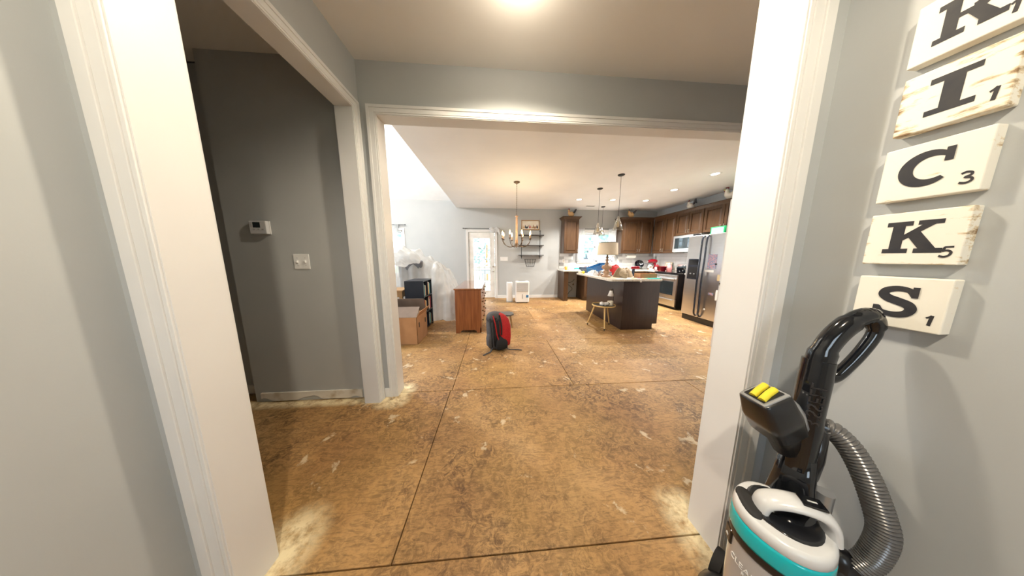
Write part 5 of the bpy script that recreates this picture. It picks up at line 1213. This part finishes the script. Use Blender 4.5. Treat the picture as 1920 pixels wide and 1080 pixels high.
# turbo brush stored on the spine
tb0 = Vector((-.052,.036,.775))
Rt = Rz(-.5) @ Ry(-.45)
tbq = lambda p: tb0 + Rt @ Vector(p)
tub = loft([(0,0,-.075,.030,.026),(0,0,-.02,.036,.032),(0,0,.01,.040,.036)],18,2.6); tub.v=[tbq(p) for p in tub.v]; VB(tub,'brush_collar','black_plastic')
q_ = loft([(0,0,.0,.044,.040),(0,0,.02,.052,.046),(-.004,0,.065,.056,.048),(-.008,0,.10,.052,.046),(-.010,0,.115,.046,.042)],20,3.4); q_.v=[tbq(p) for p in q_.v]; hd_=VB(q_,'brush_housing','silver_plastic')
q_ = loft([(-.012,-.004,.012,.046,.0465),(-.016,-.004,.07,.050,.048),(-.018,-.004,.135,.044,.040),(-.018,-.004,.140,.042,.036)],20,5); q_.v=[tbq(p) for p in q_.v]; VB(q_,'brush_shell','black_plastic',hd_)
VB(MB().obox(tbq((-.018,-.004,.139)),(.078,.066,.010),Rt),'brush_frame','silver_plastic',hd_,bevel=.003)
VB(MB().obox(tbq((-.018,-.004,.1435)),(.062,.050,.006),Rt),'brush_opening','black_plastic',hd_)
for s in (-.5,.5): VB(MB().tube([tbq((-.045,-.004+s*.022-.006,.147)),tbq((-.018,-.004+s*.022,.149)),tbq((.010,-.004+s*.022+.006,.147))],.009,8),'brush_roll','yellow',hd_)
# tool holder, wand and hose
VB(MB().cyl((.03,-.055,.40),(.03,-.055,.60),.019,n=14),'wand','silver_plastic')
VB(MB().cyl((.03,-.055,.36),(.03,-.055,.52),.023,n=14).obox((.02,-.06,.50),(.03,.05,.02)),'wand_holder','black_plastic',bevel=0)
VB(loft([(.045,-.02,.62,.03,.022),(.05,-.02,.68,.034,.026),(.045,-.02,.78,.028,.022)],16,3),'hose_cradle','black_plastic')
I_ = WM[vc].inverted()
hx = [AX(1540,798,1.00),AX(1562,808,1.015),AX(1592,838,1.03),AX(1622,890,1.04),AX(1648,960,1.045),AX(1655,1005,1.045),AX(1632,1048,1.04),AX(1600,1066,1.02)]
path = spline([I_ @ p for p in hx],26); 
rr = [.0235 + .0022*math.sin(i*PI/2) for i in range(len(path))]
path2=[]; rr2=[]
L_ = 0
# resample evenly so the ribs are regular
seg = [0]
for a_,c_ in zip(path[:-1],path[1:]): seg.append(seg[-1]+(c_-a_).length)
n_ = int(seg[-1]/.0021); j=0
for i in range(n_+1):
    d_ = seg[-1]*i/n_
    while j < len(seg)-2 and seg[j+1] < d_: j+=1
    f = (d_-seg[j])/max(1e-9,seg[j+1]-seg[j]); path2.append(path[j].lerp(path[j+1],f)); rr2.append((.0222,.0270,.0272,.0226)[i%4])
VB(MB().tube(path2,rr2,18),'hose','hose')
VB(MB().tube([path2[0]-(path2[6]-path2[0]).normalized()*.03,path2[2]],[.027,.027],16),'hose_cuff','black_plastic')
e0 = path2[-1]; ed = (path2[-1]-path2[-8]).normalized()
VB(MB().tube([e0-ed*.01,e0+ed*.02,e0+ed*.025,e0+ed*.05],[.029,.029,.033,.033],18),'hose_cuff','black_plastic')
VB(MB().tube(spline([e0+ed*.04, Vector((.05,-.09,.42)), Vector((.02,-.05,.30))],5),.03,14),'hose_elbow','black_plastic')
VB(MB().tube(spline([(.055,.05,.12),(.07,.055,.3),(.06,.05,.5)],5),.006,8),'power_cord','black_plastic')

# ================================================================== OUTSIDE
struct(MB().box(-40,40,Y2+.2,60,-1.2,-1.0).build('ground_outside','grass'))
struct(MB().box(-40,40,-40,YB-.2,-.6,-.4).build('ground_front','grass'))
dkk = struct(MB().box(-3.0,2.2,Y2+.16,Y2+3.2,-.25,-.16).build('deck_frame','deck_wood'))
for k in range(20): MB().box(-3.0,2.2,Y2+.17+k*.15,Y2+.17+k*.15+.14,-.16,-.13).build('plank','deck_wood',dkk)
rl = thing('deck_railing','pale wooden deck railing seen through the back door','railing',(-.4,Y2+3.1,-.13))
for z in (.02,.78): MB().box(-3.0,2.2,Y2+3.08,Y2+3.12,z,z+.09).build('rail','deck_wood',rl)
MB().box(-3.0,2.2,Y2+3.03,Y2+3.17,.87,.91).build('rail_cap','deck_wood',rl)
for k in range(36): MB().box(-2.95+k*.145,-2.95+k*.145+.04,Y2+3.05,Y2+3.08,-.1,.87).build('baluster','deck_wood',rl)
for k in range(4): MB().box(-3.0+k*1.7,-2.91+k*1.7,Y2+3.06,Y2+3.15,-.3,1.0).build('post','deck_wood',rl)
gl_ = thing('patio_grill','grey covered grill on the deck','grill',(-.35,Y2+2.5,-.13))
MB().box(-.62,-.10,Y2+2.3,Y2+2.75,.60,.80).build('body','grey_plastic',gl_,bevel=.03); 
for x in (-.58,-.14):
    for y in (Y2+2.34,Y2+2.71): MB().cyl((x,y,-.13),(x,y,.62),.02,n=8).build('leg','grey_plastic',gl_)
def tree(x,y,h,r,seed,label):
    t = thing('tree',label,'tree',(x,y,-1.0),0,'trees behind the house')
    MB().tube([(x,y,-1.0),(x+.1,y,h*.6-1)],[.18,.08],8).build('trunk','oak',t)
    b = MB(); rn = random.Random(seed)
    for k in range(420):
        a = rn.uniform(0,2*PI); e_ = rn.uniform(-.9,1); q = r*rn.uniform(.5,1)**.5; cc_ = math.sqrt(max(0,1-e_*e_))
        p = Vector((x+q*cc_*math.cos(a), y+q*cc_*math.sin(a), h*.62-1+q*e_*1.1)); n_ = Vector((rn.gauss(0,1),rn.gauss(0,1),rn.gauss(0,1))).normalized(); u_ = n_.orthogonal().normalized(); w_ = n_.cross(u_); s = rn.uniform(.16,.34)
        b.add([p-u_*s,p-w_*s*.6,p+u_*s,p+w_*s*.6],[(0,1,2,3)])
    b.build('crown','foliage_bleached',t)
for i,(x,y,h,r,l) in enumerate(((5.2,15,6.5,2.2,'leafy tree seen through the kitchen window beside the lamp'),(10.8,17,7.0,2.2,'leafy tree at the right of the kitchen window view'),(-1.0,22,6,2.4,'leafy tree far beyond the back door'),(-5.5,20,6.5,2.8,'leafy tree beyond the great room window'))): tree(x,y,h,r,i+3,l)
hs_ = thing('neighbour_house','pale sided neighbour house behind the kitchen window','house',(8,26,-1))
MB().box(3,14,24,30,-1,4).build('wall','siding',hs_)
for k in range(24): MB().box(2.98,14.02,23.97,24.0,-1+k*.21,-1+k*.21+.17).build('siding_board','siding',hs_)
MB().add([(2.6,23.6,4),(14.4,23.6,4),(14.4,30.4,4),(2.6,30.4,4),(2.6,27,6.5),(14.4,27,6.5)],[(0,1,5,4),(2,3,4,5),(0,4,3),(1,2,5),(0,3,2,1)]).build('roof','grey_plastic',hs_)
for x in (4.5,9.5): f = MB().box(x,x+1.1,23.9,23.98,.6,2.2).build('window','white_plastic',hs_); MB().box(x+.08,x+1.02,23.88,23.9,.68,2.12).build('pane','dark_glass',f)
